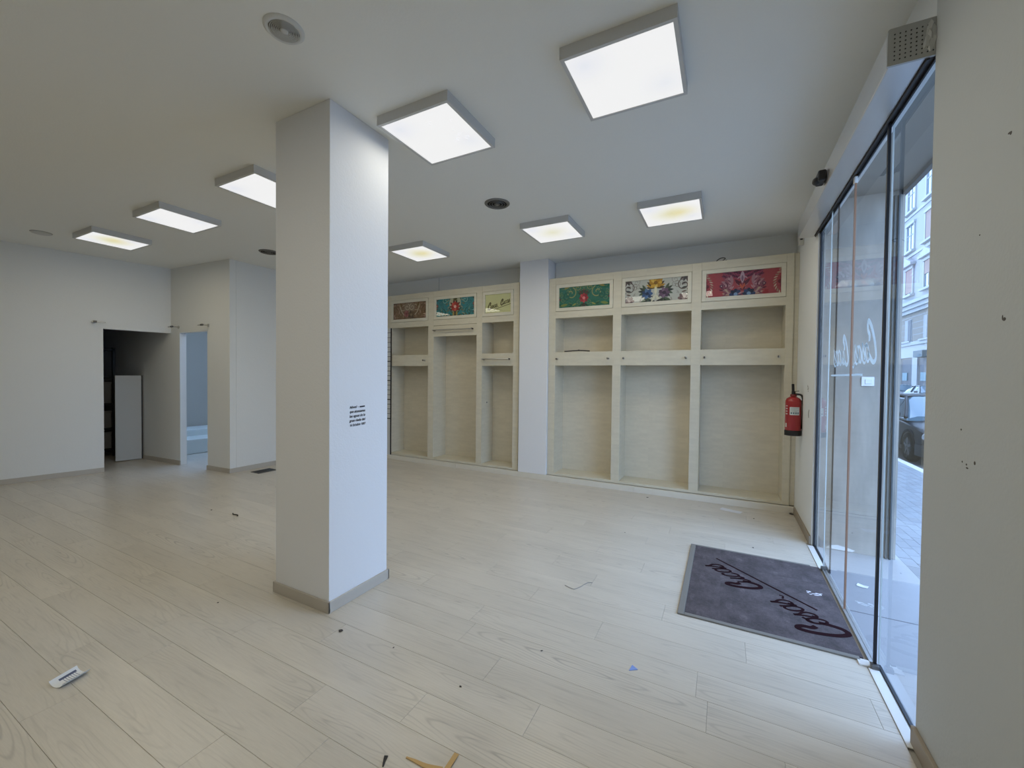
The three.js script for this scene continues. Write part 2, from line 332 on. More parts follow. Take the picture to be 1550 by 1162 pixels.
// ---------------------------------------------------------------- lettering used on the mat, the glass and the sign (script, underlined)
const B0 = 0.08, SL = 0.36;
const at = (ox, list) => list.map(([x, y]) => [ox + x + y * SL, B0 + y]);
const lower = (ox, list) => list.map(([x, y]) => [ox + x * 1.1 + y * 1.22 * SL, B0 + y * 1.22]);
function letter(ch, ox) {
  switch (ch) {
    case 'o': { const l = []; for (let i = 0; i <= 12; i++) { const a = 1.9 + i / 12 * 6.6; l.push([0.03 + 0.03 * Math.cos(a), 0.046 + 0.046 * Math.sin(a)]); } l.push([0.075, 0.085]); return [lower(ox, l)]; }
    case 's': return [lower(ox, [[-0.012, 0.012], [0.018, 0.06], [0.03, 0.102], [0.033, 0.075], [0.052, 0.04], [0.05, 0.008], [0.026, -0.006], [0.0, 0.006], [0.012, 0.022]])];
    case 'a': { const l = []; for (let i = 0; i <= 10; i++) { const a = 0.7 + i / 10 * 6.1; l.push([0.03 + 0.03 * Math.cos(a), 0.045 + 0.045 * Math.sin(a)]); } return [lower(ox, l), lower(ox, [[0.062, 0.095], [0.06, 0.03], [0.068, 0.002], [0.09, 0.014]])]; }
    case 'u': return [lower(ox, [[0.0, 0.085], [-0.004, 0.03], [0.01, 0.002], [0.032, 0.008], [0.052, 0.045], [0.058, 0.09]]), lower(ox, [[0.058, 0.09], [0.054, 0.03], [0.062, 0.002], [0.084, 0.014]])];
    case 'c': return [lower(ox, [[0.052, 0.075], [0.04, 0.092], [0.014, 0.08], [0.0, 0.045], [0.01, 0.008], [0.034, 0.0], [0.062, 0.02]])];
    default: return [];
  }
}
function bigC(ox, k) {                   // capital with an inward hook, drawn as one open loop
  return at(ox, [[0.028, 0.12], [0.016, 0.155], [0.034, 0.19], [0.03, 0.225], [0.012, 0.242], [-0.02, 0.222], [-0.056, 0.15], [-0.07, 0.07], [-0.054, 0.012], [-0.012, -0.006], [0.04, 0.022], [0.07, 0.06]].map(([x, y]) => [x * k, y * k]));
}
function logo(first, second, underline) {
  const out = [];
  if (first) {
    out.push([bigC(-0.2, 1.05), 0.032]);
    let x = -0.14;
    for (const ch of 'osas') { for (const s of letter(ch, x)) out.push([s, 0.0175]); x += ch === 's' ? 0.078 : ch === 'a' ? 0.092 : 0.082; }
    out.push([[[0.19, 0.085], [0.215, 0.05], [0.235, 0.06]], 0.012]);
  }
  if (second) {
    out.push([bigC(0.405, 0.88), 0.03]);
    let x = 0.452;
    for (const ch of 'ucas') { for (const s of letter(ch, x)) out.push([s, 0.0175]); x += ch === 'c' ? 0.078 : ch === 's' ? 0.08 : 0.092; }
  }
  for (const [a, b] of underline) out.push([[[a, 0], [(a + b) / 2, 0.001], [b, 0]], 0.015]);
  return out;
}
const letters = (list, thick, place, bold = 1) => merge(list.map(([s, w]) => ribbon(s, w * bold, thick, place, false, 6)));

// ---------------------------------------------------------------- shelving
// the printed cloth behind the glass of the top doors
const flower = (c, x, y, r, petal, core, n = 7) => {
  for (let k = 0; k < n; k++) { const a = k / n * Math.PI * 2; c.fillStyle = petal[k % petal.length]; c.beginPath(); c.ellipse(x + Math.cos(a) * r * 0.55, y + Math.sin(a) * r * 0.55, r * 0.5, r * 0.32, a, 0, 7); c.fill(); }
  c.fillStyle = core; c.beginPath(); c.arc(x, y, r * 0.32, 0, 7); c.fill();
};
const leafAt = (c, x, y, a, l, col) => { c.save(); c.translate(x, y); c.rotate(a); c.fillStyle = col; c.beginPath(); c.moveTo(0, 0); c.quadraticCurveTo(l * 0.5, -l * 0.3, l, 0); c.quadraticCurveTo(l * 0.5, l * 0.3, 0, 0); c.fill(); c.restore(); };
const scroll = (c, x, y, r, dir, col, w) => { c.strokeStyle = col; c.lineWidth = w; c.lineCap = 'round'; c.beginPath(); for (let i = 0; i <= 40; i++) { const t = i / 40, a = dir * (t * 7.5) - 1.2, q = r * (1 - 0.8 * t), X = x + Math.cos(a) * q, Y = y + Math.sin(a) * q; i ? c.lineTo(X, Y) : c.moveTo(X, Y); } c.stroke(); };
const twice = (c, w, f) => { f(1); c.save(); c.translate(w, 0); c.scale(-1, 1); f(-1); c.restore(); };
const speck = (c, w, h, cols, n, r) => { for (let i = 0; i < n; i++) { c.fillStyle = cols[i % cols.length]; c.globalAlpha = 0.5; c.beginPath(); c.ellipse(rnd() * w, rnd() * h, r * rr(0.5, 1.6), r * rr(0.3, 0.8), rnd() * 6, 0, 7); c.fill(); } c.globalAlpha = 1; };
const dense = (c, w, h, cols, n, l) => twice(c, w, () => { for (let i = 0; i < n; i++) { const k = hash(i, n, 77), q = hash(i, n, 78), a = hash(i, n, 79) * 6.28; c.globalAlpha = 0.85; if (i % 5 === 4) scroll(c, k * w * 0.5, q * h, l * 0.5, i % 2 ? 1 : -1, cols[i % cols.length], 3.5); else leafAt(c, k * w * 0.5, q * h, a, l * (0.5 + 0.7 * hash(i, n, 80)), cols[i % cols.length]); } c.globalAlpha = 1; });
const W0 = 512, H0 = 192;
const cloth = {
  green: canvasTexture(W0, H0, (c, w, h) => {
    c.fillStyle = '#2b6c59'; c.fillRect(0, 0, w, h); speck(c, w, h, ['#256552', '#357a66', '#2a6f70'], 260, 9); dense(c, w, h, ['#1f5646', '#3f8a6e', '#6f7f52', '#245f58', '#8a8a58'], 46, 44);
    twice(c, w, () => {
      scroll(c, 150, 70, 46, 1, '#a39a62', 7); scroll(c, 118, 96, 34, -1, '#1f5a4c', 9); scroll(c, 205, 30, 26, 1, '#8f8d58', 5);
      leafAt(c, 92, 34, -0.4, 60, '#94874e'); leafAt(c, 60, 165, -0.2, 66, '#7f8a45'); leafAt(c, 128, 150, 0.3, 40, '#23533f'); leafAt(c, 160, 168, -0.5, 40, '#9a9a52');
      flower(c, 30, 112, 32, ['#7a1f2c', '#5f1a26', '#93303a'], '#d9a0a8');
    });
    for (let k = -3; k <= 3; k++) leafAt(c, 256, 100, -Math.PI / 2 + k * 0.32, 62, k % 2 ? '#2c4a35' : '#5a3b38');
    flower(c, 256, 112, 36, ['#a8323c', '#8f2632', '#c24a50'], '#e08a88', 8); for (const s of [-1, 1]) { leafAt(c, 256, 150, Math.PI / 2 + s * 0.9, 46, '#24422f'); leafAt(c, 256, 150, Math.PI / 2 + s * 0.3, 36, '#3c2a2a'); }
  }),
  white: canvasTexture(W0, H0, (c, w, h) => {
    c.fillStyle = '#c0bfb6'; c.fillRect(0, 0, w, h); dense(c, w, h, ['#a9a49b', '#8f8880', '#b4afa6', '#9d958d'], 22, 34);
    twice(c, w, () => {
      scroll(c, 76, 74, 40, 1, '#5d4f48', 6); scroll(c, 118, 70, 26, -1, '#8d8278', 4); scroll(c, 130, 34, 24, 1, '#9a9188', 3);
      for (let k = 0; k < 9; k++) leafAt(c, 58, 18 + k * 14, (k % 2 ? 0.5 : 2.6) - 0.2, 34, ['#4d413d', '#6d5a55', '#39403f'][k % 3]);
      for (let k = 0; k < 6; k++) leafAt(c, 60, 4, 0.2 + k * 0.5, 52, ['#4a4442', '#5c4a48'][k % 2]);
      flower(c, 78, 166, 34, ['#7d6360', '#5d4648', '#92807a'], '#a08a84');
      for (let k = 0; k < 5; k++) leafAt(c, 196, 104, 2.2 + k * 0.5, 58, ['#3d463b', '#4c5b48', '#2f3733'][k % 3]);
      scroll(c, 222, 150, 34, -1, '#3a3638', 6);
      for (let k = 0; k < 5; k++) leafAt(c, 205, 150, 0.9 + k * 0.42, 60, ['#4f5f4a', '#343b38'][k % 2]);
    });
    for (let k = -5; k <= 5; k++) leafAt(c, 256, 82, -Math.PI / 2 + k * 0.3, 92 - Math.abs(k) * 6, k % 2 ? '#4a3d2c' : '#b98a30');
    flower(c, 256, 46, 40, ['#d3a63e', '#b58428', '#e0bb5a'], '#8a5f1e', 8);
    flower(c, 200, 120, 36, ['#3f5a86', '#2f4266', '#5a78a2'], '#22304e'); flower(c, 312, 120, 36, ['#6a4f66', '#543e54', '#80667c'], '#3e2d3e');
    leafAt(c, 256, 70, Math.PI / 2, 62, '#e0d9c0'); for (const s of [-1, 1]) { leafAt(c, 256, 128, Math.PI / 2 + s * 0.5, 60, '#d8d2bc'); leafAt(c, 256, 180, -Math.PI / 2 + s * 1.2, 44, '#2e2c30'); }
  }),
  red: canvasTexture(W0, H0, (c, w, h) => {
    c.fillStyle = '#a3424a'; c.fillRect(0, 0, w, h); speck(c, w, h, ['#9c3b42', '#a8474c'], 160, 8);
    twice(c, w, () => {
      for (let k = 0; k < 16; k++) { const a = -1.5 + k * 0.2; leafAt(c, 10 + Math.cos(a) * 66, 110 + Math.sin(a) * 78, a + 0.9, 26, ['#b8a891', '#9d8a78', '#c7b9a4'][k % 3]); }
      flower(c, 22, 106, 46, ['#6a2230', '#7f2c38', '#571b28'], '#a04a50', 8); flower(c, 30, 160, 22, ['#4a2740', '#5a3350'], '#2f3554');
      for (let k = 0; k < 7; k++) leafAt(c, 30, 20, 0.2 + k * 0.4, 36, ['#b39d88', '#8a6a5c'][k % 2]); flower(c, 84, 8, 14, ['#6a2230', '#81303c'], '#b04a4e');
      for (let k = 0; k < 12; k++) flower(c, 156 + (k % 6) * 17, 18 + Math.floor(k / 6) * 28 + (k % 3) * 7, 15, ['#5f1c3a', '#722848', '#8a3a58'], '#3e1228', 6);
      for (let k = 0; k < 8; k++) leafAt(c, 200, 110, 2.3 + k * 0.33, 70, ['#b98e93', '#a2767e', '#8a4a5c'][k % 3]);
      scroll(c, 152, 112, 26, 1, '#5a2038', 6); flower(c, 140, 110, 12, ['#5a2a48'], '#c9b6a4'); for (let k = 0; k < 7; k++) leafAt(c, 206, 168, 2.5 + k * 0.26, 64, ['#8c5a62', '#b79a86'][k % 2]);
      for (let k = 0; k < 26; k++) leafAt(c, 146 + 110 * hash(k, 1, 90), 60 + 120 * hash(k, 2, 90), hash(k, 3, 90) * 6.3, 30, ['#7d4258', '#b48a8c', '#5a2038', '#a06a70', '#8a4a5c'][k % 5]); flower(c, 220, 168, 34, ['#26304c', '#34446a', '#1d2540'], '#7f9cc0', 8);
    });
    leafAt(c, 256, 100, -Math.PI / 2, 84, '#b79aa6'); leafAt(c, 256, 88, -Math.PI / 2, 42, '#7d5a70'); for (const s of [-1, 1]) { leafAt(c, 256, 120, -Math.PI / 2 + s * 0.7, 66, '#5c1f34'); leafAt(c, 256, 136, -Math.PI / 2 + s * 0.35, 40, '#c0583e'); }
  }),
  brown: canvasTexture(W0, H0, (c, w, h) => {
    c.fillStyle = '#7d5f42'; c.fillRect(0, 0, w, h); speck(c, w, h, ['#6b4f34', '#8a6a50', '#936b57', '#5f4a30'], 300, 10); dense(c, w, h, ['#8f7058', '#654a30', '#9a7a62', '#70583a'], 40, 46);
    twice(c, w, () => { for (let k = 0; k < 6; k++) leafAt(c, 40 + k * 16, 40 + (k % 3) * 46, k, 46, ['#9d7c66', '#6a4c30', '#a58672'][k % 3]); flower(c, 50, 160, 34, ['#a07f6c', '#8d6a58'], '#6b4c3c'); scroll(c, 180, 60, 56, -1, '#b3a084', 8); leafAt(c, 140, 10, 1.3, 60, '#6a5024'); });
    c.strokeStyle = '#b8a78d'; c.lineWidth = 9; c.beginPath(); c.ellipse(256, 60, 112, 96, 0, 0, Math.PI); c.stroke();
    c.fillStyle = '#8c7660'; c.beginPath(); c.ellipse(256, 70, 70, 60, 0, 0, 7); c.fill(); twice(c, w, () => scroll(c, 226, 66, 34, 1, '#bfae94', 7)); flower(c, 218, 128, 34, ['#8f4f48', '#a3605a'], '#7a3c38'); flower(c, 276, 140, 40, ['#6a5138', '#54402c'], '#8a7458');
  }),
  teal: canvasTexture(W0, H0, (c, w, h) => {
    c.fillStyle = '#2f7d86'; c.fillRect(0, 0, w, h); speck(c, w, h, ['#27707a', '#35858f'], 180, 9); dense(c, w, h, ['#24636a', '#4a8a86', '#3d6a60', '#6f8a7c', '#2f5550'], 50, 40);
    twice(c, w, () => {
      for (let k = 0; k < 12; k++) leafAt(c, 186 + (k % 3) * 10, 14 + k * 15, (k % 2 ? 2.6 : 0.6), 40, ['#3a4a3c', '#8a8f78', '#2c3b38', '#6b6a4e'][k % 4]);
      for (let k = 0; k < 9; k++) leafAt(c, 36, 16 + k * 20, (k % 2 ? 2.4 : 0.5), 42, ['#3f4a48', '#6b4a48', '#2f5e58'][k % 3]); flower(c, 56, 82, 17, ['#8f4a44', '#6a3a3a'], '#c08a78'); scroll(c, 116, 150, 40, 1, '#2a5a52', 8); scroll(c, 150, 40, 30, -1, '#93b0a0', 5);
      for (let k = 0; k < 5; k++) leafAt(c, 100 + k * 26, 186, -1.2 + k * 0.2, 36, ['#31473c', '#5d6a4c'][k % 2]);
    });
    c.fillStyle = '#a9a890'; c.beginPath(); c.ellipse(256, 66, 62, 74, 0, 0, 7); c.fill(); for (let k = 0; k < 10; k++) leafAt(c, 256, 96, k * 0.63, 66, ['#3a2f2a', '#5b2a2a'][k % 2]); flower(c, 256, 96, 44, ['#b3392f', '#94261f', '#c85548'], '#e0b0a0', 8); flower(c, 256, 26, 22, ['#4a4a24', '#5d5a30'], '#2c2c18'); for (const s of [-1, 0, 1]) leafAt(c, 256 + s * 18, 130, Math.PI / 2, 62, ['#9a8a48', '#4b3a28', '#9a8a48'][s + 1]);
  }),
  dark: canvasTexture(64, 64, (c) => { c.fillStyle = '#2c3a34'; c.fillRect(0, 0, 64, 64); speck(c, 64, 64, ['#1f2c28', '#3c4a42'], 60, 5); }),
};
for (const k of Object.keys(cloth)) if (k !== 'dark') { cloth[k].repeat.set(0.8, 0.84); cloth[k].offset.set(0.1, 0.06); }
const clothMat = Object.fromEntries(Object.entries(cloth).map(([k, t]) => [k, std(1, 1, 1, 0.85, { map: t })]));
const ZF = -6.02, ZB = -6.40;                       // front and back of the shelving
const Y = { top: 3.168, door: 3.066, doorFoot: 2.645, rail: 2.543, beamTop: 2.015, beam: 1.808, board: 0.118, foot: 0.082 };
const grain = dataTexture(256, 64, (i, j) => { const v = 243 + 9 * (noise(i / 40, j / 1.5, 301, 1 << 20, 43) - 0.5) + 5 * (noise(i / 9, j / 0.8, 302) - 0.5); return [v, v, v]; });
creamMat.map = grain; creamDoor.map = grain; creamIn.map = grain;
function picture(t, x0, x1, y0, y1, kind, split) {
  // a door: frame of four bars, printed cloth and a glass pane
  const F = 0.054, z0 = ZF, z1 = ZF + 0.006;
  const d = new THREE.Group(); d.name = numbered('door'); t.add(d);
  const a = x0 + 0.004, b = x1 - 0.004, u = y1 - 0.004, l = y0 + 0.004, iy0 = 2.70, iy1 = 3.012;
  part('door_frame', metreUv(merge([box(a, a + F - 0.004, l, u, ZF - 0.014, z1, 0.002), box(b - F + 0.004, b, l, u, ZF - 0.014, z1, 0.002), box(a + F - 0.004, b - F + 0.004, iy1, u, ZF - 0.014, z1), box(a + F - 0.004, b - F + 0.004, l, iy0, ZF - 0.014, z1)])), creamDoor, d);
  const g = box(a + F - 0.006, b - F + 0.006, iy0 - 0.002, iy1 + 0.002, ZF - 0.016, ZF - 0.011);
  if (kind === 'sign') {
    part('sign_board', g, std(0.62, 0.60, 0.30, 0.5), d);
    const o = V(-3.483, 2.754, ZF - 0.0105), dir = V(0.345, 0.09, 0).normalize(), up = V(-dir.y, dir.x, 0), k = 0.41;
    part('lettering', letters(logo(true, true, [[-0.02, 0.86]]), 0.001, (x, y, h) => o.clone().addScaledVector(dir, x * k).addScaledVector(up, y * k).add(V(0, 0, h)), 1.4), std(0.10, 0.08, 0.02, 0.6), d);
  } else part('printed_cloth', g, clothMat[kind], d);
  part('glass_pane', new THREE.PlaneGeometry(b - a - 2 * F + 0.012, iy1 - iy0 + 0.004).translate((a + b) / 2, (iy0 + iy1) / 2, ZF - 0.004), glassMat, d);
  if (y0 > Y.doorFoot + 0.01) part('drop_rail', metreUv(box(a, b, Y.doorFoot, y0, ZF - 0.014, ZF)), creamMat, t);
}
function rodBracket(t, x, y, len) {                     // a small chrome rail holder sticking out of the beam
  const k = new THREE.Group(); k.name = numbered('rail_holder'); t.add(k);
  part('rosette', rod([x, y, ZF], [x, y, ZF + 0.006], 0.017), chrome, k);
  part('stem', rod([x, y, ZF + 0.004], [x, y, ZF + 0.05], 0.007), chrome, k);
  part('cup', rod([x - 0.004, y, ZF + 0.05], [x + 0.012 * Math.sign(len || 1), y, ZF + 0.05], 0.013), darkMetal, k);
}
function shelving(name, label, posts, bays, ends) {
  const t = thing(name, label, 'shelving');
  for (const [a, b] of posts) part('post', metreUv(box(a, b, Y.foot, Y.top, ZF - 0.03, ZF + 0.001, 0.002)), creamMat, t);
  for (const [x0, x1, kind, style] of bays) {
    part('top_rail', metreUv(box(x0, x1, Y.door, Y.top, ZF - 0.028, ZF, 0.001)), creamMat, t);
    picture(t, x0, x1, Y.doorFoot, Y.door, kind);
    part('rail', metreUv(box(x0, x1, Y.rail, Y.doorFoot, ZF - 0.028, ZF - 0.001, 0.001)), creamMat, t);
    part('back_panel', metreUv(box(x0 - 0.05, x1 + 0.05, 0.1, Y.top - 0.02, ZB - 0.015, ZB)), creamIn, t);
    for (const [sx, a] of [[-1, x0], [1, x1]]) part('side_panel', metreUv(box(a, a + sx * 0.03, 0.1, Y.top - 0.02, ZB, ZF - 0.028)), creamMat, t);
    part('upper_board', metreUv(box(x0, x1, Y.rail + 0.03, Y.rail + 0.055, ZB, ZF - 0.028)), creamMat, t);
    part('bottom_board', metreUv(box(x0, x1, Y.foot, Y.board, ZB, ZF + 0.001, 0.002)), creamMat, t);
    if (style === 'tall') {
      part('fascia', metreUv(box(x0, x1, 2.342, Y.rail - 0.006, ZF - 0.026, ZF - 0.001, 0.001)), creamMat, t);
      part('hanging_rail', rod([x0 + 0.01, 2.455, ZF + 0.05], [x1 - 0.07, 2.447, ZF + 0.05], 0.011), chrome, t);
      for (const x of [x0 + 0.03, x1 - 0.08]) part('rail_bracket', rod([x, 2.452, ZF], [x, 2.452, ZF + 0.052], 0.014), darkMetal, t);
    } else if (style !== 'slat') {
      part('beam', metreUv(box(x0, x1, Y.beam, Y.beamTop, ZF - 0.028, ZF - 0.001, 0.001)), creamMat, t);
      part('shelf', metreUv(box(x0, x1, Y.beam + 0.12, Y.beam + 0.145, ZB, ZF - 0.028)), creamMat, t);
      if (style === 'rod') {
        part('hanging_rail', rod([x0 + 0.02, 1.92, ZF + 0.05], [x1 - 0.06, 1.918, ZF + 0.05], 0.011), chrome, t);
        for (const x of [x0 + 0.045, x1 - 0.07]) part('rail_bracket', rod([x, 1.919, ZF], [x, 1.919, ZF + 0.052], 0.014), darkMetal, t);
      } else for (const x of style) rodBracket(t, x, 1.911, x - (x0 + x1) / 2 > 0 ? -1 : 1);
    }
  }
  for (const [a, b] of ends) part('end_panel', metreUv(box(a, b, Y.foot, Y.top, ZB, ZF - 0.02)), creamMat, t);
  return t;
}
shelving('shelving_unit', 'right cream shelving unit with green, white and red floral doors', [[-2.476, -2.364], [-1.467, -1.347], [-0.411, -0.293], [0.652, 0.729]],
  [[-2.364, -1.467, 'green', [-2.331, -1.525]], [-1.347, -0.411, 'white', [-1.305, -0.47]], [-0.293, 0.652, 'red', [-0.246, 0.589]]], [[-2.476, -2.458], [0.729, 0.784]]);
shelving('shelving_unit', 'left cream shelving unit with brown and teal floral doors and yellow sign', [[-3.105, -3.0], [-3.82, -3.707], [-4.876, -4.749], [-5.905, -5.788]],
  [[-3.707, -3.105, 'sign', 'rod'], [-4.749, -3.82, 'teal', 'tall'], [-5.788, -4.876, 'brown', [-4.951]], [-6.95, -5.905, 'dark', 'slat']], [[-3.018, -3.0], [-7.1, -6.95]]);
{ // slatted display panel closing the leftmost bay
  const t = thing('slatwall_panel', 'white slatted display panel right of the pillar, with black hook strips', 'display panel', [0, 0, 0]);
  const m = std(0.60, 0.61, 0.60, 0.5), gm = std(0.03, 0.03, 0.03, 0.7), x0 = -6.9, x1 = -5.765, zf = ZF + 0.024;
  part('core', box(x0, x1, 0.012, 2.54, ZF + 0.003, ZF + 0.012), gm, t);
  const n = 19, yb = 0.78, h = (2.54 - yb) / n;
  for (let i = 0; i < n; i++) part('slat', box(x0, x1 - 0.012, yb + i * h + 0.009, yb + (i + 1) * h, ZF + 0.011, zf, 0.002), m, t);
  part('foot_panel', box(x0, x1 - 0.012, 0.012, yb, ZF + 0.011, zf, 0.002), m, t);
  part('edge_strip', box(x1 - 0.012, x1, 0.0, 2.54, ZF + 0.003, zf + 0.002), gm, t);
  for (const i of [0, 4, 8, 12]) part('hook_strip', merge([box(x1 - 0.16, x1 - 0.006, yb + i * h - 0.004, yb + i * h + 0.012, zf - 0.002, zf + 0.012), box(x1 - 0.166, x1 - 0.15, yb + i * h - 0.06, yb + i * h + 0.012, zf - 0.002, zf + 0.014)]), gm, t);
}
{ // left lying on the shelves
  const t = thing('clothes_hanger', 'black hanger lying on the middle shelf below the green floral door', 'hanger', [-2.02, 2.03, -6.05]);
  part('bar', tube([[-0.2, -0.002, 0.0], [-0.05, 0.006, -0.01], [0.05, 0.008, -0.01], [0.2, -0.002, 0.0]], 0.009), std(0.05, 0.045, 0.04, 0.6), t);
  part('hook', tube([[0, 0.006, -0.01], [0.02, 0.02, -0.02], [0.045, 0.012, -0.03]], 0.004), darkMetal, t);
  const c = single('cable', tube([[-0.13, 3.172, -6.08], [-0.11, 3.2, -6.09], [-0.06, 3.225, -6.1], [-0.02, 3.21, -6.09], [-0.05, 3.178, -6.07], [0.0, 3.18, -6.06]], 0.005, 6, 40), blackMat, 'loose dark cable on top of the right shelving', 'cable');
}
part('screw_cap', new THREE.SphereGeometry(0.012, 10, 8), darkMetal, scene.getObjectByName('shelving_unit_001')).position.set(-3.706, 1.17, -6.19);

// ---------------------------------------------------------------- glass front with sliding doors
const XF = 0.814, XS = 0.786, ZA = -4.92, ZN = -2.45, GH = 3.085;
const pane = (x, z0, z1, y0 = 0.012) => new THREE.PlaneGeometry(z1 - z0, GH - y0).rotateY(-Math.PI / 2).translate(x, (GH + y0) / 2, (z0 + z1) / 2);
const sealMat = std(0.012, 0.012, 0.015, 0.35), copper = std(0.34, 0.20, 0.13, 0.45, { metalness: 0.3 }), edgeGlass = phys(0.72, 0.82, 0.78, 0.1, { transmission: 0.3, thickness: 0 }), paleEdge = std(0.62, 0.68, 0.68, 0.2);
{
  const w1 = structureGroup('window_1', 'fixed glass pane at the far end of the shop front');
  part('pane', pane(XF, ZA + 0.02, -4.275), glassMat, w1);
  part('seal', box(0.798, 0.814, 0, GH, ZA, ZA + 0.022), sealMat, w1);
  part('glass_edge', box(XF - 0.005, XF + 0.005, 0.012, GH, -4.275, -4.262), sealMat, w1);
  const w2 = structureGroup('window_2', 'fixed glass pane beside the near right wall');
  part('pane', pane(XF, -3.03, ZN), glassMat, w2);
  part('glass_edge', box(XF - 0.004, XF + 0.004, 0.012, GH, -3.034, -3.03), paleEdge, w2);
  part('floor_channel', box(XF - 0.007, XF + 0.007, 0, 0.008, -3.03, ZN), sealMat, w2);
  part('floor_channel', box(XF - 0.007, XF + 0.007, 0, 0.008, ZA, -4.275), sealMat, w1);
  const d1 = structureGroup('door_1', 'far sliding glass leaf'), d2 = structureGroup('door_2', 'near sliding glass leaf');
  part('pane', pane(XS, -4.345, -3.655), glassMat, d1); part('pane', pane(XS, -3.645, -3.0), glassMat, d2);
  part('glass_edge', box(XS - 0.004, XS + 0.004, 0.012, GH, -4.352, -4.345), paleEdge, d1);
  part('copper_edge', box(XS - 0.0055, XS + 0.0055, 0.012, GH - 0.02, -3.656, -3.644), copper, d1);
  part('clamp', box(XS - 0.012, XS + 0.006, 3.0, 3.045, -3.668, -3.632, 0.004), aluWhite, d1);
  part('edge_seal', box(XS - 0.007, XS + 0.006, 0.012, GH, -3.003, -2.985), sealMat, d2);
  const vinyl = phys(0.80, 0.90, 0.95, 0.9, { transmission: 0.6, thickness: 0 });
  const put = (x, y, h) => V(XS + 0.0015 + h, 1.668 + y, -3.385 - x);
  part('lettering', letters(logo(true, false, [[0, 0.255]]), 0.001, put, 0.95), vinyl, d2);
  part('lettering', letters(logo(false, true, [[0.285, 0.88]]), 0.001, put, 0.95), vinyl, d1);
  // tracks and strips in the floor
  const th = structureGroup('threshold', 'metal strips in the floor under the glass front');
  part('strip', box(0.752, 0.80, 0, 0.006, ZA + 0.02, -4.335, 0.002), aluWhite, th); part('strip', box(0.752, 0.80, 0, 0.006, -2.975, -2.41, 0.002), aluWhite, th);
  part('strip', box(0.715, 0.775, 0.0, 0.009, -3.045, -2.985, 0.002), aluWhite, th);
  part('door_track', merge([box(0.772, 0.78, 0, 0.012, -4.32, -2.99), box(0.794, 0.802, 0, 0.012, -4.32, -2.99), box(0.772, 0.812, -0.02, 0.004, -4.32, -2.99)]), alu, th);
  part('guide', box(0.765, 0.80, 0, 0.03, -4.35, -4.31, 0.004), darkMetal, th); part('guide', box(0.765, 0.80, 0, 0.03, -3.0, -2.965, 0.004), darkMetal, th);
}
{
  const t = thing('door_header', 'grey metal drive box of the sliding door along the top of the glass', 'door drive', [0, 0, 0]);
  const m = std(0.66, 0.66, 0.66, 0.32, { metalness: 0.85 });
  part('cover', box(0.635, 0.765, 3.058, 3.218, -5.05, -2.462, 0.004), m, t);
  const shape = new THREE.Shape(); shape.moveTo(0, 0); shape.lineTo(0.172, 0); shape.lineTo(0.172, 0.165); shape.lineTo(0.012, 0.165); shape.quadraticCurveTo(0, 0.165, 0, 0.153); shape.closePath();
  const holes = part('end_cap', new THREE.ExtrudeGeometry(shape, { depth: 0.012, bevelEnabled: false }).translate(0.628, 3.054, -2.462), std(0.42, 0.42, 0.40, 0.45, { metalness: 0.5 }), t);
  const hg = new THREE.CylinderGeometry(0.0028, 0.0028, 0.003, 8).rotateX(Math.PI / 2);
  for (let i = 0; i < 8; i++) for (let j = 0; j < 7; j++) part('vent_hole', hg, blackMat, holes).position.set(0.652 + i * 0.0185, 3.076 + j * 0.0188, -2.4495);
  part('crumpled_foil', (() => { const g = new THREE.IcosahedronGeometry(0.03, 2), p = g.attributes.position; for (let i = 0; i < p.count; i++) { const k = 0.6 + 0.8 * hash(Math.round(p.getX(i) * 900), Math.round(p.getY(i) * 900) + Math.round(p.getZ(i) * 900) * 7, 5); p.setXYZ(i, p.getX(i) * k * 0.8, p.getY(i) * k * 1.9, p.getZ(i) * k * 0.35); } g.computeVertexNormals(); return g; })(), std(0.5, 0.5, 0.47, 0.35, { metalness: 0.4 }), t).position.set(0.772, 3.14, -2.452);
  part('track', merge([box(0.765, 0.80, 3.06, 3.2, -5.0, -2.462), box(0.765, 0.775, 3.045, 3.06, -5.0, -2.462), box(0.795, 0.803, 3.045, 3.06, -5.0, -2.462)]), std(0.02, 0.02, 0.022, 0.5), t);
}
{
  const t = thing('motion_sensor', 'small black motion sensor on the door drive box', 'sensor', [0.633, 3.10, -3.78]);
  part('housing', new RoundedBoxGeometry(0.05, 0.075, 0.13, 3, 0.012).translate(-0.026, 0.03, 0), blackMat, t);
  part('eye', new THREE.SphereGeometry(0.032, 16, 10).scale(0.9, 0.8, 1.5).translate(-0.05, 0.012, 0), blackMat, t);
}
{
  const t = thing('door_sensor_box', 'tiny white box with dark slot high beside the shelving', 'sensor box', [0.785, 3.19, -5.78]);
  part('housing', new RoundedBoxGeometry(0.05, 0.085, 0.06, 2, 0.006).translate(-0.026, 0.04, 0), std(0.6, 0.59, 0.54, 0.6), t);
  part('slot', box(-0.04, -0.015, 0.05, 0.07, 0.03, 0.0315), blackMat, t);
}
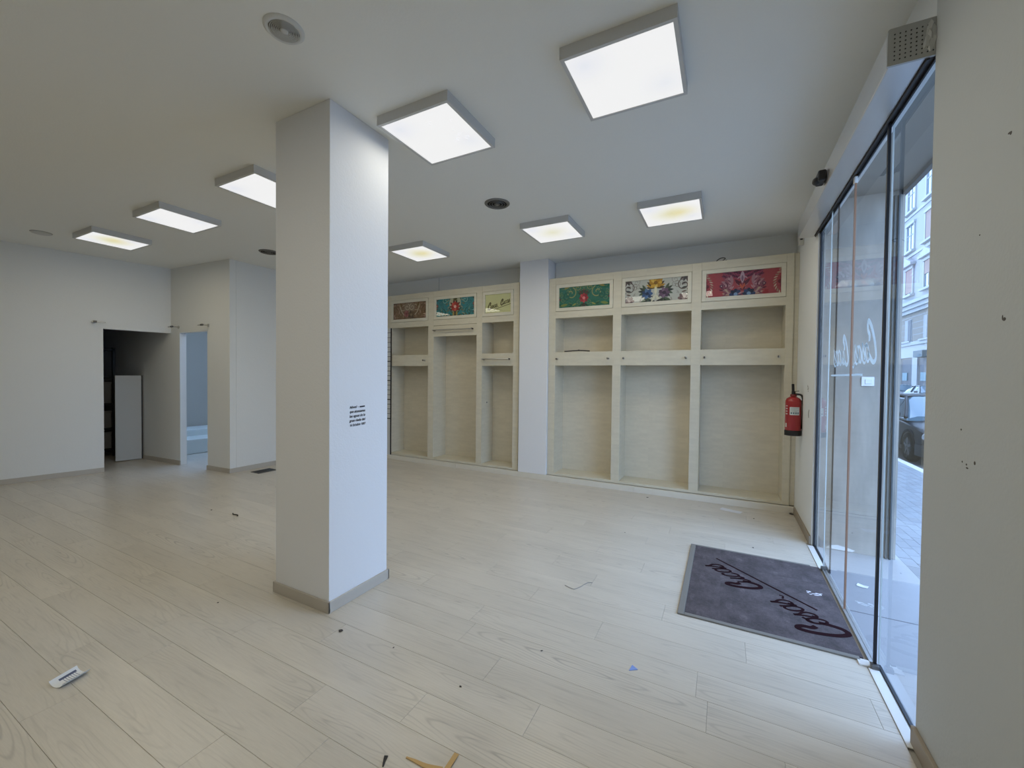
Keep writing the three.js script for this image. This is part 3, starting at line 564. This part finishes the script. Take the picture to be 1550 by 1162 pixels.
// ---------------------------------------------------------------- entrance mat with the shop's name
{
  const t = thing('entrance_mat', 'grey brown entrance mat with the shop name in dark script', 'mat');
  const x0 = -0.262, x1 = 0.752, z0 = -4.368, z1 = -3.03;
  const weave = dataTexture(512, 512, (i, j) => { const n = noise(i / 40, j / 40, 500) * 0.5 + noise(i / 9, j / 9, 501) * 0.3 + noise(i / 1.5, j / 1.5, 502) * 0.5, v = 0.72 + 0.4 * (n - 0.6); const lt = noise(i / 26, j / 70, 503) > 0.72 ? 1.1 : 1; return [108 * v * lt, 98 * v * lt, 101 * v * lt]; });
  const m = std(1, 1, 1, 0.95, { map: weave, bumpMap: weave, bumpScale: 0.002 });
  const top = part('carpet', metreUv(box(x0 + 0.045, x1, 0.0, 0.009, z0 + 0.02, z1 - 0.03)), m, t);
  const rim = std(0.20, 0.19, 0.17, 0.7);
  part('rubber_border', box(x0, x0 + 0.043, 0, 0.011, z0, z1, 0.003), rim, t); part('rubber_border', box(x0 + 0.043, x1 - 0.02, 0, 0.011, z1 - 0.032, z1, 0.003), rim, t); part('rubber_border', box(x0 + 0.043, x1 - 0.06, 0, 0.011, z0, z0 + 0.022, 0.003), rim, t);
  const o = V(0.609, 0.0092, -3.533), d = V(-0.742, 0, -0.671), u = V(-0.671, 0, 0.742);
  part('lettering', letters(logo(true, true, [[0, 0.87]]), 0.0012, (a, b, h) => o.clone().addScaledVector(d, a).addScaledVector(u, b).add(V(0, h, 0)), 1.08), phys(0.02, 0.007, 0.009, 0.95, { specularIntensity: 0.15 }), t);
  const w = std(0.62, 0.62, 0.66, 0.95);
  for (let i = 0; i < 9; i++) { const g = new THREE.SphereGeometry(1, 7, 5); g.scale(rr(0.008, 0.03), 0.0008, rr(0.004, 0.012)); g.rotateY(rr(-0.5, 0.5)); part('worn_patch', g, w, t).position.set(0.63 + rr(-0.05, 0.05), 0.0092, -3.80 + rr(-0.03, 0.03)); }
}
// ---------------------------------------------------------------- fire extinguisher on the right wall
{
  const t = thing('fire_extinguisher', 'red fire extinguisher hanging on the wall beside the glass door', 'extinguisher', [0.700, 0.995, -5.62]);
  const red = phys(0.36, 0.008, 0.01, 0.3, { clearcoat: 0.6, clearcoatRoughness: 0.15 }), R = 0.077;
  part('cylinder', new THREE.LatheGeometry([[0, 0.055], [R, 0.055], [R, 0.375], [R * 0.97, 0.395], [R * 0.82, 0.42], [R * 0.5, 0.437], [0.024, 0.442], [0.022, 0.455], [0, 0.455]].map((p) => new THREE.Vector2(...p)), 40), red, t);
  part('base_ring', new THREE.LatheGeometry([[R * 0.9, 0.0], [R + 0.003, 0.0], [R + 0.004, 0.05], [R, 0.06], [0, 0.06], [0, 0.004], [R * 0.9, 0]].map((p) => new THREE.Vector2(...p)), 40), blackMat, t);
  part('collar', new THREE.CylinderGeometry(0.03, 0.034, 0.022, 20).translate(0, 0.456, 0), std(0.2, 0.02, 0.02, 0.4), t);
  const v = part('valve', new THREE.CylinderGeometry(0.018, 0.02, 0.05, 16).translate(0, 0.48, 0), blackMat, t);
  part('lever', new RoundedBoxGeometry(0.026, 0.1, 0.02, 2, 0.006).rotateZ(0.05).translate(-0.006, 0.535, 0.012), blackMat, v);
  part('pin', rod([0.0, 0.5, 0.01], [0.05, 0.505, 0.02], 0.004), darkMetal, v);
  part('hose', tube([[0.02, 0.47, 0.0], [0.07, 0.46, 0.02], [0.092, 0.38, 0.025], [0.09, 0.22, 0.02], [0.085, 0.08, 0.02]], 0.011, 10, 30), blackMat, t);
  part('bracket', box(0.06, 0.086, 0.36, 0.4, -0.02, 0.02), darkMetal, t);
  const wrap = (a0, a1, y0, y1, m, name) => { const g = new THREE.CylinderGeometry(R + 0.0008, R + 0.0008, y1 - y0, 16, 1, true, a0, a1 - a0).translate(0, (y0 + y1) / 2, 0); m.side = THREE.DoubleSide; return part(name, g, m, t); };
  const lab = canvasTexture(128, 96, (c) => { c.fillStyle = '#d3d8d6'; c.fillRect(0, 0, 128, 96); c.fillStyle = '#8fa0a2'; for (let i = 0; i < 5; i++) c.fillRect(12, 12 + i * 9, 100 - (i % 3) * 20, 3); c.fillStyle = '#55707a'; for (let i = 0; i < 4; i++) c.fillRect(14 + i * 28, 62, 18, 20); });
  wrap(-0.55, 0.72, 0.235, 0.325, std(1, 1, 1, 0.6, { map: lab }), 'label');
  const small = std(0.6, 0.56, 0.5, 0.6);
  wrap(-1.25, -0.95, 0.095, 0.14, small, 'sticker'); for (const y of [0.24, 0.27, 0.3, 0.33]) wrap(-1.2, -0.85, y, y + 0.012, small, 'printed_line');
}
{ // old screw holes beside it
  const m = std(0.16, 0.14, 0.12, 0.9), w = scene.getObjectByName('wall_right_far');
  for (const [y, z, a, b] of [[1.56, -5.30, 0.016, 0.009], [1.53, -5.29, 0.01, 0.016], [1.51, -5.27, 0.006, 0.012], [1.545, -5.255, 0.018, 0.004]]) { const g = new THREE.SphereGeometry(1, 8, 6).scale(0.002, a, b); part('chip', g, m, w).position.set(0.785, y, z); }
  part('pencil_curve', tube([[0.785, 1.32, -5.19], [0.784, 1.28, -5.215], [0.784, 1.235, -5.2]], 0.003, 5, 12), m, w);
}
// ---------------------------------------------------------------- chrome curtain brackets by the doorways
function bracket(label, p, out, along) {
  const t = thing('curtain_bracket', label, 'bracket', p);
  const n = V(...out), a = V(...along), q = (u, v, y = 0) => { const r = n.clone().multiplyScalar(u).addScaledVector(a, v); return [r.x, y, r.z]; };
  part('rosette', rod(q(0, 0), q(0.012, 0), 0.026, 20), chrome, t);
  part('arm', rod(q(0.01, 0), q(0.10, 0), 0.009), chrome, t);
  part('cup', rod(q(0.1, -0.012), q(0.1, 0.03), 0.017, 16), darkMetal, t);
  part('rod_stub', rod(q(0.1, 0.02), q(0.1, 0.13), 0.009), chrome, t);
}
bracket('chrome rod bracket on the left wall, left of the dark doorway', [LW(-2.75), 2.43, -2.75], [0.98, 0, 0.19], [0.19, 0, -0.98]);
bracket('chrome rod bracket in the corner between the two doorways', [-8.56, 2.435, BW(-8.56)], [0, 0, 1], [-1, 0, 0]);
bracket('chrome rod bracket above the right jamb of the narrow doorway', [-7.69, 2.43, BW(-7.69)], [0, 0, 1], [-1, 0, 0]);
// ---------------------------------------------------------------- writing on the pillar
{
  const t = canvasTexture(512, 560, (c, w, h) => {
    c.clearRect(0, 0, w, h); c.fillStyle = '#1d1f24'; c.strokeStyle = '#1d1f24';
    c.font = 'italic bold 78px sans-serif';
    const line = (s, x, y, ww) => { c.save(); c.translate(x, y); c.rotate(-0.03); const m = c.measureText(s).width; c.scale(ww / m, 1); c.fillText(s, 0, 0); c.lineWidth = 4; c.strokeText(s, 0, 0); c.restore(); };
    line('Nivel -', 10, 96, 270); c.lineWidth = 34; c.lineCap = 'round'; c.beginPath(); c.moveTo(330, 66); c.lineTo(470, 58); c.stroke();
    line('que alcanzaron', 14, 206, 480); line('las aguas de la', 8, 316, 486); line('gran riada del', 8, 426, 486); line('14 Octubre 1957', 12, 536, 486);
  });
  const m = new THREE.MeshStandardMaterial({ map: t, transparent: true, roughness: 0.7 });
  const g = new THREE.PlaneGeometry(0.152, 0.165).rotateY(Math.PI / 2).translate(-2.3768, 1.335, -2.138);
  single('wall_inscription', g, m, 'handwritten black lines in Spanish on the right face of the pillar', 'writing');
}
// ---------------------------------------------------------------- things on the floor
{
  const t = thing('floor_grille', 'black metal floor grille beside the wall left of the pillar', 'grille');
  part('tray', box(-6.93, -6.715, 0.0, 0.003, -4.32, -4.015), std(0.01, 0.01, 0.01, 0.6), t);
  part('frame', merge([box(-6.93, -6.92, 0.002, 0.009, -4.32, -4.015), box(-6.725, -6.715, 0.002, 0.009, -4.32, -4.015), box(-6.93, -6.715, 0.002, 0.009, -4.325, -4.315), box(-6.93, -6.715, 0.002, 0.009, -4.02, -4.01)]), darkMetal, t);
  for (let i = 0; i < 7; i++) part('bar', box(-6.905 + i * 0.027, -6.895 + i * 0.027, 0.002, 0.007, -4.32, -4.015), std(0.04, 0.04, 0.04, 0.5), t);
}
function paper(name, label, cx, cz, w, l, turn, curl, mat, lift = 0.002) {
  const g = new THREE.BoxGeometry(w, 0.0006, l, 14, 1, 10), p = g.attributes.position;
  for (let i = 0; i < p.count; i++) { const u = p.getX(i) / (w / 2); p.setY(i, p.getY(i) + lift + curl * u * u + 0.12 * curl * u * (p.getZ(i) / l)); p.setX(i, p.getX(i) * (1 - 0.22 * Math.min(1, curl * 30) * u * u)); }
  g.rotateY(turn); g.computeVertexNormals(); g.translate(cx, 0, cz);
  return single(name, g, mat, label, 'paper');
}
const receiptMap = canvasTexture(128, 160, (c) => { c.fillStyle = '#dfe1e2'; c.fillRect(0, 0, 128, 160); c.fillStyle = '#8b90a4'; for (let i = 0; i < 6; i++) c.fillRect(20, 26 + i * 14, 50 + (i * 37) % 40, 4); c.fillStyle = '#555c74'; c.fillRect(18, 16, 14, 100); c.fillRect(96, 60, 6, 80); });
paper('receipt', 'small curled white receipt lying on the floor at the left', -3.052, -0.832, 0.115, 0.118, 0.28, 0.026, std(1, 1, 1, 0.8, { map: receiptMap, side: THREE.DoubleSide }));
paper('paper_sheet', 'white paper scrap at the foot of the right shelving', 0.10, -5.72, 0.24, 0.1, -0.3, 0.004, std(0.72, 0.73, 0.76, 0.8));
paper('paper_scrap', 'white torn scrap just outside the glass door', 1.0, -4.14, 0.07, 0.05, -0.4, 0.004, std(0.8, 0.8, 0.82, 0.8));
{
  const sh = new THREE.Shape(); sh.moveTo(-0.03, -0.02); sh.lineTo(0.035, -0.012); sh.lineTo(0.01, 0.035); sh.closePath();
  single('blue_scrap', new THREE.ExtrudeGeometry(sh, { depth: 0.002, bevelEnabled: false }).rotateX(-Math.PI / 2).rotateY(0.5).scale(0.8, 1, 0.8).translate(-0.43, 0.001, -2.335), std(0.22, 0.34, 0.72, 0.6), 'small blue paper triangle on the floor in front of the mat', 'scrap');
  const SPL1 = [[-1.178, 1.328], [-1.138, 1.332], [-1.080, 1.336], [-1.01, 1.353]], SPL2 = [[-0.996, 1.44], [-0.994, 1.41], [-0.992, 1.36]];
  const woodM = std(0.52, 0.34, 0.14, 0.8);
  single('wood_splinter', ribbon(SPL1, (q) => 0.006 + 0.02 * q, 0.003, (x, y, h) => V(x, 0.001 + h, -y)), woodM, 'long ochre wood splinter on the floor at the bottom edge', 'splinter');
  single('wood_splinter', ribbon(SPL2, 0.022, 0.003, (x, y, h) => V(x, 0.0045 + h, -y)), woodM, 'short ochre wood splinter crossing the end of the long one', 'splinter');
  single('black_stick', ribbon([[-1.258, 1.292], [-1.25, 1.275], [-1.235, 1.25]], (q) => 0.016 - 0.01 * q, 0.004, (x, y, h) => V(x, 0.001 + h, -y)), std(0.03, 0.03, 0.03, 0.8), 'short black stick at the bottom edge, left of the splinters', 'stick');
  const dm = std(0.07, 0.065, 0.06, 0.9), bits = [
    [-2.14, -1.797, 0.017, 'dark fluff at the foot of the pillar'], [-1.732, -1.836, 0.006, 'tiny dark crumb right of the dark fluff'],
    [0.745, -5.93, 0.028, 'small black lump in the corner below the extinguisher'], [-1.203, -1.769, 0.007, 'dark crumb on the planks midway between pillar and splinters'],
    [-0.938, -2.23, 0.008, 'dark crumb left of the blue paper triangle'], [-3.173, -1.608, 0.007, 'dark crumb left of the pillar skirting'],
    [-5.399, -2.669, 0.012, 'dark crumb near the reflection of the narrow doorway'], [-0.903, -5.787, 0.014, 'dark crumb at the plinth of the right shelving'],
    [0.275, -4.572, 0.010, 'dark crumb just behind the entrance mat'], [0.333, -5.529, 0.010, 'dark crumb between the mat and the paper scrap'], [-0.902, -4.36, 0.007, 'dark crumb on the planks left of the mat corner'], [-5.75, -5.55, 0.012, 'dark crumb in front of the slatted panel']];
  bits.forEach(([x, z, r, label], i) => { const g = new THREE.IcosahedronGeometry(r * 0.75, 1), p = g.attributes.position; for (let k = 0; k < p.count; k++) { const s = 0.6 + 0.7 * hash(Math.round(p.getX(k) * 5000), Math.round(p.getY(k) * 5000) + Math.round(p.getZ(k) * 5000) * 3, i); p.setXYZ(k, p.getX(k) * s * 1.3, (p.getY(k) * s) * 0.35 + r * 0.3, p.getZ(k) * s); } g.computeVertexNormals(); g.rotateY(i); g.translate(x, 0, z); single('debris', g, dm, label, 'debris'); });
  single('twig', tube([[-5.05, 0.006, -2.72], [-5.0, 0.008, -2.70], [-4.95, 0.006, -2.715], [-4.9, 0.012, -2.69]], 0.006, 6, 12), dm, 'thin brown twig on the floor left of the pillar', 'twig');
  single('plastic_strip', tube([[-1.08, 0.004, -3.02], [-1.0, 0.004, -3.0], [-0.97, 0.006, -3.04], [-0.93, 0.004, -3.15], [-0.9, 0.005, -3.16]], 0.0025, 6, 24), std(0.35, 0.34, 0.32, 0.7), 'curled grey strip on the floor between the pillar and the mat', 'strip');
}

// ---------------------------------------------------------------- outside
const reveal = std(0.46, 0.44, 0.42, 0.85);
{
  const stain = dataTexture(256, 512, (i, j) => { const y = j / 512, x = i / 256, n = noise(i / 30, j / 40, 700), m = noise(i / 8, j / 10, 701); let v = 0.94 + 0.12 * (n - 0.5) + 0.05 * (m - 0.5); return [166 * v, 161 * v, 152 * v]; });
  reveal.map = stain; reveal.color.setRGB(1, 1, 1);
  const g = box(0.826, 1.41, 0, 3.36, ZA, ZA + 0.014);
  const r = structure('wall_reveal', g, reveal, 'stained side wall of the entrance seen through the glass');
  part('dado_joint', box(0.83, 1.33, 0.338, 0.343, ZA + 0.013, ZA + 0.0155), std(0.25, 0.24, 0.23, 0.9), r);
  part('broken_plaster', (() => { const s = new THREE.Shape(); [[0.84, 0.01], [0.845, 0.085], [0.875, 0.07], [0.90, 0.082], [0.945, 0.05], [0.985, 0.036], [0.95, 0.02], [0.90, 0.03]].forEach(([x, y], i) => i ? s.lineTo(x, y) : s.moveTo(x, y)); return new THREE.ExtrudeGeometry(s, { depth: 0.003, bevelEnabled: false }).translate(0, 0, ZA + 0.0135); })(), std(0.22, 0.22, 0.22, 0.9), r);
  part('bare_patch', (() => { const s = new THREE.Shape(); [[0.90, 0.01], [0.93, 0.04], [0.99, 0.05], [1.05, 0.04], [1.12, 0.022], [1.1, 0.006]].forEach(([x, y], i) => i ? s.lineTo(x, y) : s.moveTo(x, y)); return new THREE.ExtrudeGeometry(s, { depth: 0.004, bevelEnabled: false }).translate(0, 0, ZA + 0.0145); })(), std(0.72, 0.72, 0.70, 0.9), r);
  part('shutter_guide', merge([box(1.332, 1.342, 0, 3.3, ZA + 0.01, ZA + 0.045), box(1.36, 1.37, 0, 3.3, ZA + 0.01, ZA + 0.045), box(1.332, 1.37, 0, 3.3, ZA + 0.01, ZA + 0.018)]), std(0.08, 0.09, 0.09, 0.6), r);
  const s = thing('light_switch', 'white wall switch on the entrance side wall behind the glass', 'switch', [1.18, 1.62, ZA + 0.014]);
  part('plate', new RoundedBoxGeometry(0.094, 0.086, 0.012, 2, 0.005).translate(0, 0, 0.006), std(0.8, 0.81, 0.84, 0.4), s);
  part('rocker', new RoundedBoxGeometry(0.052, 0.044, 0.012, 2, 0.004).translate(0.004, 0, 0.012), std(0.74, 0.76, 0.82, 0.35), s);
}
structure('lintel', merge([box(0.845, 1.39, 3.345, 3.37, -4.92, -2.45)]), std(0.25, 0.235, 0.205, 0.8));
structure('trim_3', box(1.385, 1.425, 3.305, 3.375, -5.4, -2.2), std(0.09, 0.095, 0.1, 0.6), 'dark bottom rail of the rolled-up shutter');
structure('wall_facade', merge([box(1.41, 1.46, 3.36, 6.2, -14, 3), box(0.9, 1.41, 3.64, 6.2, -6.6, 4.35), box(0.9, 1.41, 6.2, 17, -45, 6), box(0.9, 1.41, -0.1, 6.2, -45, -6.6)]), std(0.24, 0.22, 0.19, 0.9));
structure('entrance_slab_floor', box(0.80, 1.455, -0.12, -0.001, -6.4, -1.0), std(0.32, 0.325, 0.335, 0.6), 'pale stone slab outside the door');
part('slab_joint', box(0.82, 1.455, -0.002, 0.0005, -3.672, -3.664), std(0.14, 0.14, 0.15, 0.9), scene.getObjectByName('entrance_slab_floor'));
{ // pavement of small stone tiles, curb and roadway
  const base = structure('pavement', box(1.455, 3.14, -0.14, -0.024, -40, 3), std(0.20, 0.21, 0.22, 0.9), 'sidewalk of small pale stone tiles');
  const mats = [0.21, 0.23, 0.25, 0.24].map((v) => std(v, v * 1.04, v * 1.1, 0.75)), g = new RoundedBoxGeometry(0.099, 0.022, 0.195, 1, 0.004), spots = [];
  for (let i = 0; i < 17; i++) for (let j = 0; j < 176; j++) { const x = 1.507 + i * 0.1, z = -1.1 - j * 0.2 - (i % 2) * 0.1; spots.push([x, z, Math.abs(x / -z - 0.305) < 0.028 && z > -11 && z < -4.6 ? 0 : 1]); }
  let n = 0; const rest = mats.map(() => []);
  for (const [x, z, far] of spots) { const v = Math.floor(rnd() * 4); if (!far && n < 280) { n++; part('paving_tile', g, mats[v], base).position.set(x, -0.013 + rr(-0.001, 0.001), z); } else rest[v].push([x, z]); }
  rest.forEach((l, v) => { const im = new THREE.InstancedMesh(g, mats[v], l.length); l.forEach(([x, z], i) => im.setMatrixAt(i, new THREE.Matrix4().makeTranslation(x, -0.013, z))); im.name = numbered('paving_field'); im.userData.kind = 'stuff'; im.castShadow = im.receiveShadow = true; base.add(im); });
  const curb = structureGroup('curb', 'pale stone curb');
  const cm = std(0.62, 0.58, 0.50, 0.8); for (let k = 0; k < 36; k++) part('curb_stone', box(3.145, 3.29, -0.16, -0.002, -3 - k - 0.996, -3 - k, 0.01), cm, curb);
  structure('road', box(3.29, 14.5, -0.2, -0.125, -120, 12), std(0.17, 0.175, 0.18, 0.9), 'asphalt street');
  structure('pavement_opposite', box(14.5, 16.5, -0.2, -0.02, -120, 12), std(0.34, 0.35, 0.36, 0.85));
}
// the building across the street
{
  const X = 16.5, t = thing('apartment_building', 'pale ornate apartment building across the street with shuttered windows', 'building');
  const wm = std(0.29, 0.295, 0.30, 0.85), lower = std(0.20, 0.18, 0.155, 0.85), white = std(0.35, 0.355, 0.36, 0.8), dark = std(0.05, 0.06, 0.07, 0.3), paneM = phys(0.10, 0.16, 0.22, 0.08, { clearcoat: 1 }), rose = std(0.27, 0.19, 0.165, 0.8);
  const shopM = std(0.07, 0.075, 0.085, 0.6);
  const z0 = -90.5, z1 = -24, cols = []; for (let z = -55.55 + 4.42 * 6; z > z0 + 2; z -= 4.42) cols.push(z);
  part('wall', box(X, X + 8, 9.3, 27, z0, z1), wm, t);
  const lw = part('lower_wall', box(X, X + 8, 0, 9.3, z0, z1), lower, t);
  part('cornice', merge([box(X - 0.75, X, 9.0, 9.3, z0, z1), box(X - 0.5, X, 8.62, 9.0, z0, z1), box(X - 0.25, X, 8.3, 8.62, z0, z1)]), white, t);
  part('belt_course', box(X - 0.2, X, 5.1, 5.45, z0, z1), white, t);
  part('shop_band', box(X - 0.06, X, 3.9, 5.1, z0, z1), white, t);
  for (const y of [6.1, 6.7, 7.3, 7.9]) part('rustic_joint', box(X - 0.012, X, y, y + 0.05, z0, z1), dark, t);
  part('storey_band', box(X - 0.1, X, 14.05, 14.3, z0, z1), white, t); part('storey_band', box(X - 0.1, X, 18.1, 18.35, z0, z1), white, t);
  part('roof_cornice', box(X - 0.9, X + 8, 26.6, 27.3, z0, z1), white, t);
  const bx = (x, y0, y1, zc, hw, d = 0.06) => box(x - d, x, y0, y1, zc - hw, zc + hw);
  cols.forEach((zc, c) => {
    [[18.75, 21.5], [14.75, 17.3], [10.35, 12.8], [22.9, 25.2]].forEach(([a, b], r) => {
      const w = part('window', merge([bx(X, b, b + 0.25, zc, 1.1, 0.18), bx(X, a - 0.3, a - 0.1, zc, 1.25, 0.35), box(X - 0.12, X, a - 0.1, b, zc - 1.05, zc - 0.85), box(X - 0.12, X, a - 0.1, b, zc + 0.85, zc + 1.05)]), white, t);
      part('pane', bx(X - 0.005, a - 0.1, b, zc, 0.85, 0.02), paneM, w);
      part('sash', merge([bx(X - 0.02, a - 0.1, b, zc, 0.05, 0.05), bx(X - 0.02, a - 0.1, a, zc, 0.85, 0.05), bx(X - 0.02, a + (b - a) * 0.6, a + (b - a) * 0.6 + 0.07, zc, 0.85, 0.05)]), white, w);
      const cover = (c * 7 + r * 5) % 4; if (cover < 2) part('roller_shutter', bx(X - 0.03, b - (b - a) * (cover ? 0.5 : 0.95), b, zc, 0.84, 0.05), rose, w);
      if (r === 2) { const s = new THREE.Shape(); s.moveTo(-1.35, 0); s.lineTo(1.35, 0); s.lineTo(0, 0.6); s.closePath(); part('pediment', merge([new THREE.ExtrudeGeometry(s, { depth: 0.4, bevelEnabled: false }).rotateY(-Math.PI / 2).translate(X, 13.35, zc), bx(X, 13.1, 13.35, zc, 1.4, 0.45)]), white, w); }
    });
    const m = part('window', bx(X, 5.45, 7.75, zc, 0.9, 0.02), dark, t); part('sill', bx(X, 5.4, 5.55, zc, 1.15, 0.3), white, m); part('pane', bx(X - 0.02, 5.6, 7.7, zc + 0.3, 0.4, 0.02), shopM, m);
    const s = part('shop_front', box(X - 0.03, X, 0.1, 3.75, zc - 1.35, zc + 1.35), shopM, t); part('shop_sign', box(X - 0.1, X - 0.03, 1.6, 2.4, zc - 1.0, zc + 0.2), std(0.14, 0.22, 0.25, 0.6), s); part('shop_pilaster', box(X - 0.16, X, 0, 3.9, zc + 1.6, zc + 2.8), white, s);
  });
  part('awning', merge([box(X - 0.7, X, 3.8, 4.4, -52.0, -50.0)]), std(0.10, 0.13, 0.14, 0.7), t);
}
// cars
function carBody() {
  // stations along the length (front at +z): z, half width at sill, half width at belt, belt height, top height at the middle
  const st = [[2.22, 0.66, 0.62, 0.50, 0.52], [2.16, 0.80, 0.76, 0.60, 0.64], [2.0, 0.85, 0.80, 0.68, 0.745], [1.6, 0.88, 0.82, 0.75, 0.83], [1.1, 0.885, 0.835, 0.81, 0.90], [0.7, 0.885, 0.84, 0.85, 0.945], [0.0, 0.885, 0.84, 0.88, 0.95], [-1.0, 0.885, 0.84, 0.90, 0.97], [-1.6, 0.88, 0.82, 0.91, 0.985], [-2.05, 0.85, 0.78, 0.90, 0.97], [-2.2, 0.78, 0.70, 0.82, 0.86]];
  const ringPts = ([z, ws, wb, yb, yt]) => [[-ws * 0.94, 0.2], [-ws, 0.34], [-ws, 0.5 * (0.34 + yb)], [-wb * 1.02, yb - 0.03], [-wb * 0.93, yb + 0.3 * (yt - yb)], [-wb * 0.5, yb + 0.85 * (yt - yb)], [0, yt], [wb * 0.5, yb + 0.85 * (yt - yb)], [wb * 0.93, yb + 0.3 * (yt - yb)], [wb * 1.02, yb - 0.03], [ws, 0.5 * (0.34 + yb)], [ws, 0.34], [ws * 0.94, 0.2]].map(([x, y]) => [x, y, z]);
  return loft(st.map(ringPts));
}
function loft(rings) {
  const n = rings[0].length, pos = [], idx = []; rings.forEach((r) => r.forEach((p) => pos.push(...p)));
  for (let i = 1; i < rings.length; i++) for (let k = 0; k < n; k++) { const a = (i - 1) * n + k, b = (i - 1) * n + (k + 1) % n, c = i * n + k, d = i * n + (k + 1) % n; idx.push(a, c, b, b, c, d); }
  for (const [i, f] of [[0, 1], [rings.length - 1, -1]]) for (let k = 1; k < n - 1; k++) { const o = i * n; f > 0 ? idx.push(o, o + k, o + k + 1) : idx.push(o, o + k + 1, o + k); }
  const g = new THREE.BufferGeometry(); g.setAttribute('position', new THREE.Float32BufferAttribute(pos, 3)); g.setIndex(idx);
  g.setAttribute('uv', new THREE.Float32BufferAttribute(new Float32Array(pos.length / 3 * 2), 2)); g.computeVertexNormals();
  return toCreasedNormals(g, 0.7);
}
function makeCar(label, color) {
  const t = thing('car', label, 'car');
  const paint = phys(...color, 0.35, { specularIntensity: 0.5 }), glass = phys(0.10, 0.16, 0.20, 0.05), rubber = std(0.008, 0.008, 0.008, 0.95), lamp = phys(0.5, 0.54, 0.58, 0.08, { metalness: 0.5, clearcoat: 0.6 });
  part('body', carBody(), paint, t);
  const sec = (z, w, y) => [[-0.83, 0.86, z], [-0.83, 0.9, z], [-w, y - 0.07, z], [-w * 0.8, y - 0.012, z], [0, y, z], [w * 0.8, y - 0.012, z], [w, y - 0.07, z], [0.83, 0.9, z], [0.83, 0.86, z]];
  part('windscreen', loft([sec(1.02, 0.8, 0.98), sec(0.3, 0.62, 1.36), sec(0.18, 0.6, 1.40)]), glass, t);
  part('side_windows', loft([sec(0.16, 0.615, 1.385), sec(-0.5, 0.625, 1.40), sec(-1.3, 0.6, 1.33), sec(-1.75, 0.68, 1.05)]), glass, t);
  part('roof', loft([[0.2, 0.585, 1.415], [-0.4, 0.6, 1.445], [-1.2, 0.575, 1.40], [-1.45, 0.56, 1.33]].map(([z, w, y]) => [[-w, y - 0.05, z], [-w * 0.97, y - 0.02, z], [0, y, z], [w * 0.97, y - 0.02, z], [w, y - 0.05, z]])), paint, t);
  for (const s of [-1, 1]) {
    part('pillar', tube([[s * 0.845, 0.93, 1.0], [s * 0.72, 1.16, 0.62], [s * 0.61, 1.36, 0.22]], 0.035, 8, 10), paint, t);
    part('pillar', tube([[s * 0.845, 0.93, -0.5], [s * 0.63, 1.37, -0.5]], 0.035, 8, 6), paint, t);
    part('headlight', new THREE.SphereGeometry(1, 20, 14).scale(0.13, 0.105, 0.23).rotateY(s * 0.35).rotateX(-0.3).translate(s * 0.735, 0.595, 1.93), lamp, t);
    part('mirror', new RoundedBoxGeometry(0.2, 0.12, 0.1, 2, 0.04).translate(s * 0.96, 0.98, 0.72), paint, t);
    for (const z of [1.28, -1.35]) {
      const w = part('wheel', new THREE.TorusGeometry(0.245, 0.075, 12, 28).scale(1, 1, 1.35).rotateY(Math.PI / 2).translate(s * 0.81, 0.315, z), rubber, t);
      part('arch', new THREE.TorusGeometry(0.36, 0.03, 8, 24, Math.PI).rotateY(Math.PI / 2).translate(s * 0.872, 0.315, z), rubber, t);
      const rim = [new THREE.CylinderGeometry(0.2, 0.2, 0.1, 24).rotateZ(Math.PI / 2).translate(s * 0.83, 0.315, z)]; part('rim', rim[0], std(0.05, 0.05, 0.05, 0.5), w);
      for (let k = 0; k < 5; k++) part('spoke', box(-0.02, 0.02, 0.02, 0.2, -0.032, 0.032, 0.008).rotateX(k * Math.PI * 2 / 5).translate(s * 0.875, 0.315, z), darkMetal, w);
    }
  }
  part('bumper', loft([[2.28, 0.6], [2.24, 0.78], [2.05, 0.87], [1.7, 0.9]].map(([z, w]) => [[-w, 0.2, z], [-w, 0.44, z], [w, 0.44, z], [w, 0.2, z]])), paint, t);
  part('trim_strip', box(-0.62, 0.62, 0.40, 0.43, 2.2, 2.285, 0.01), rubber, t);
  part('grille', box(-0.36, 0.36, 0.47, 0.58, 2.14, 2.23, 0.02), rubber, t);
  part('number_plate', box(-0.26, 0.26, 0.3, 0.4, 2.27, 2.29), std(0.8, 0.8, 0.8, 0.5), t);
  return t;
}
const car = makeCar('dark grey car parked nose on at the curb just outside', [0.013, 0.016, 0.02]);
car.position.set(4.46, -0.125, -13.2);
[[12.6, -38.4, [0.08, 0.085, 0.09], 'grey car parked across the street, nearer of the two'], [12.6, -43.6, [0.2, 0.21, 0.22], 'pale car parked across the street, farther of the two']].forEach(([x, z, col, label]) => {
  const c = car.clone(); c.name = numbered('car'); c.position.set(x, -0.125, z); c.userData = { label, category: 'car' };
  const p = phys(...col, 0.35, { clearcoat: 0.4 }), old = car.children[0].material; c.traverse((o) => { if (o.material === old) o.material = p; }); scene.add(c);
});

renderer.render(scene, camera);
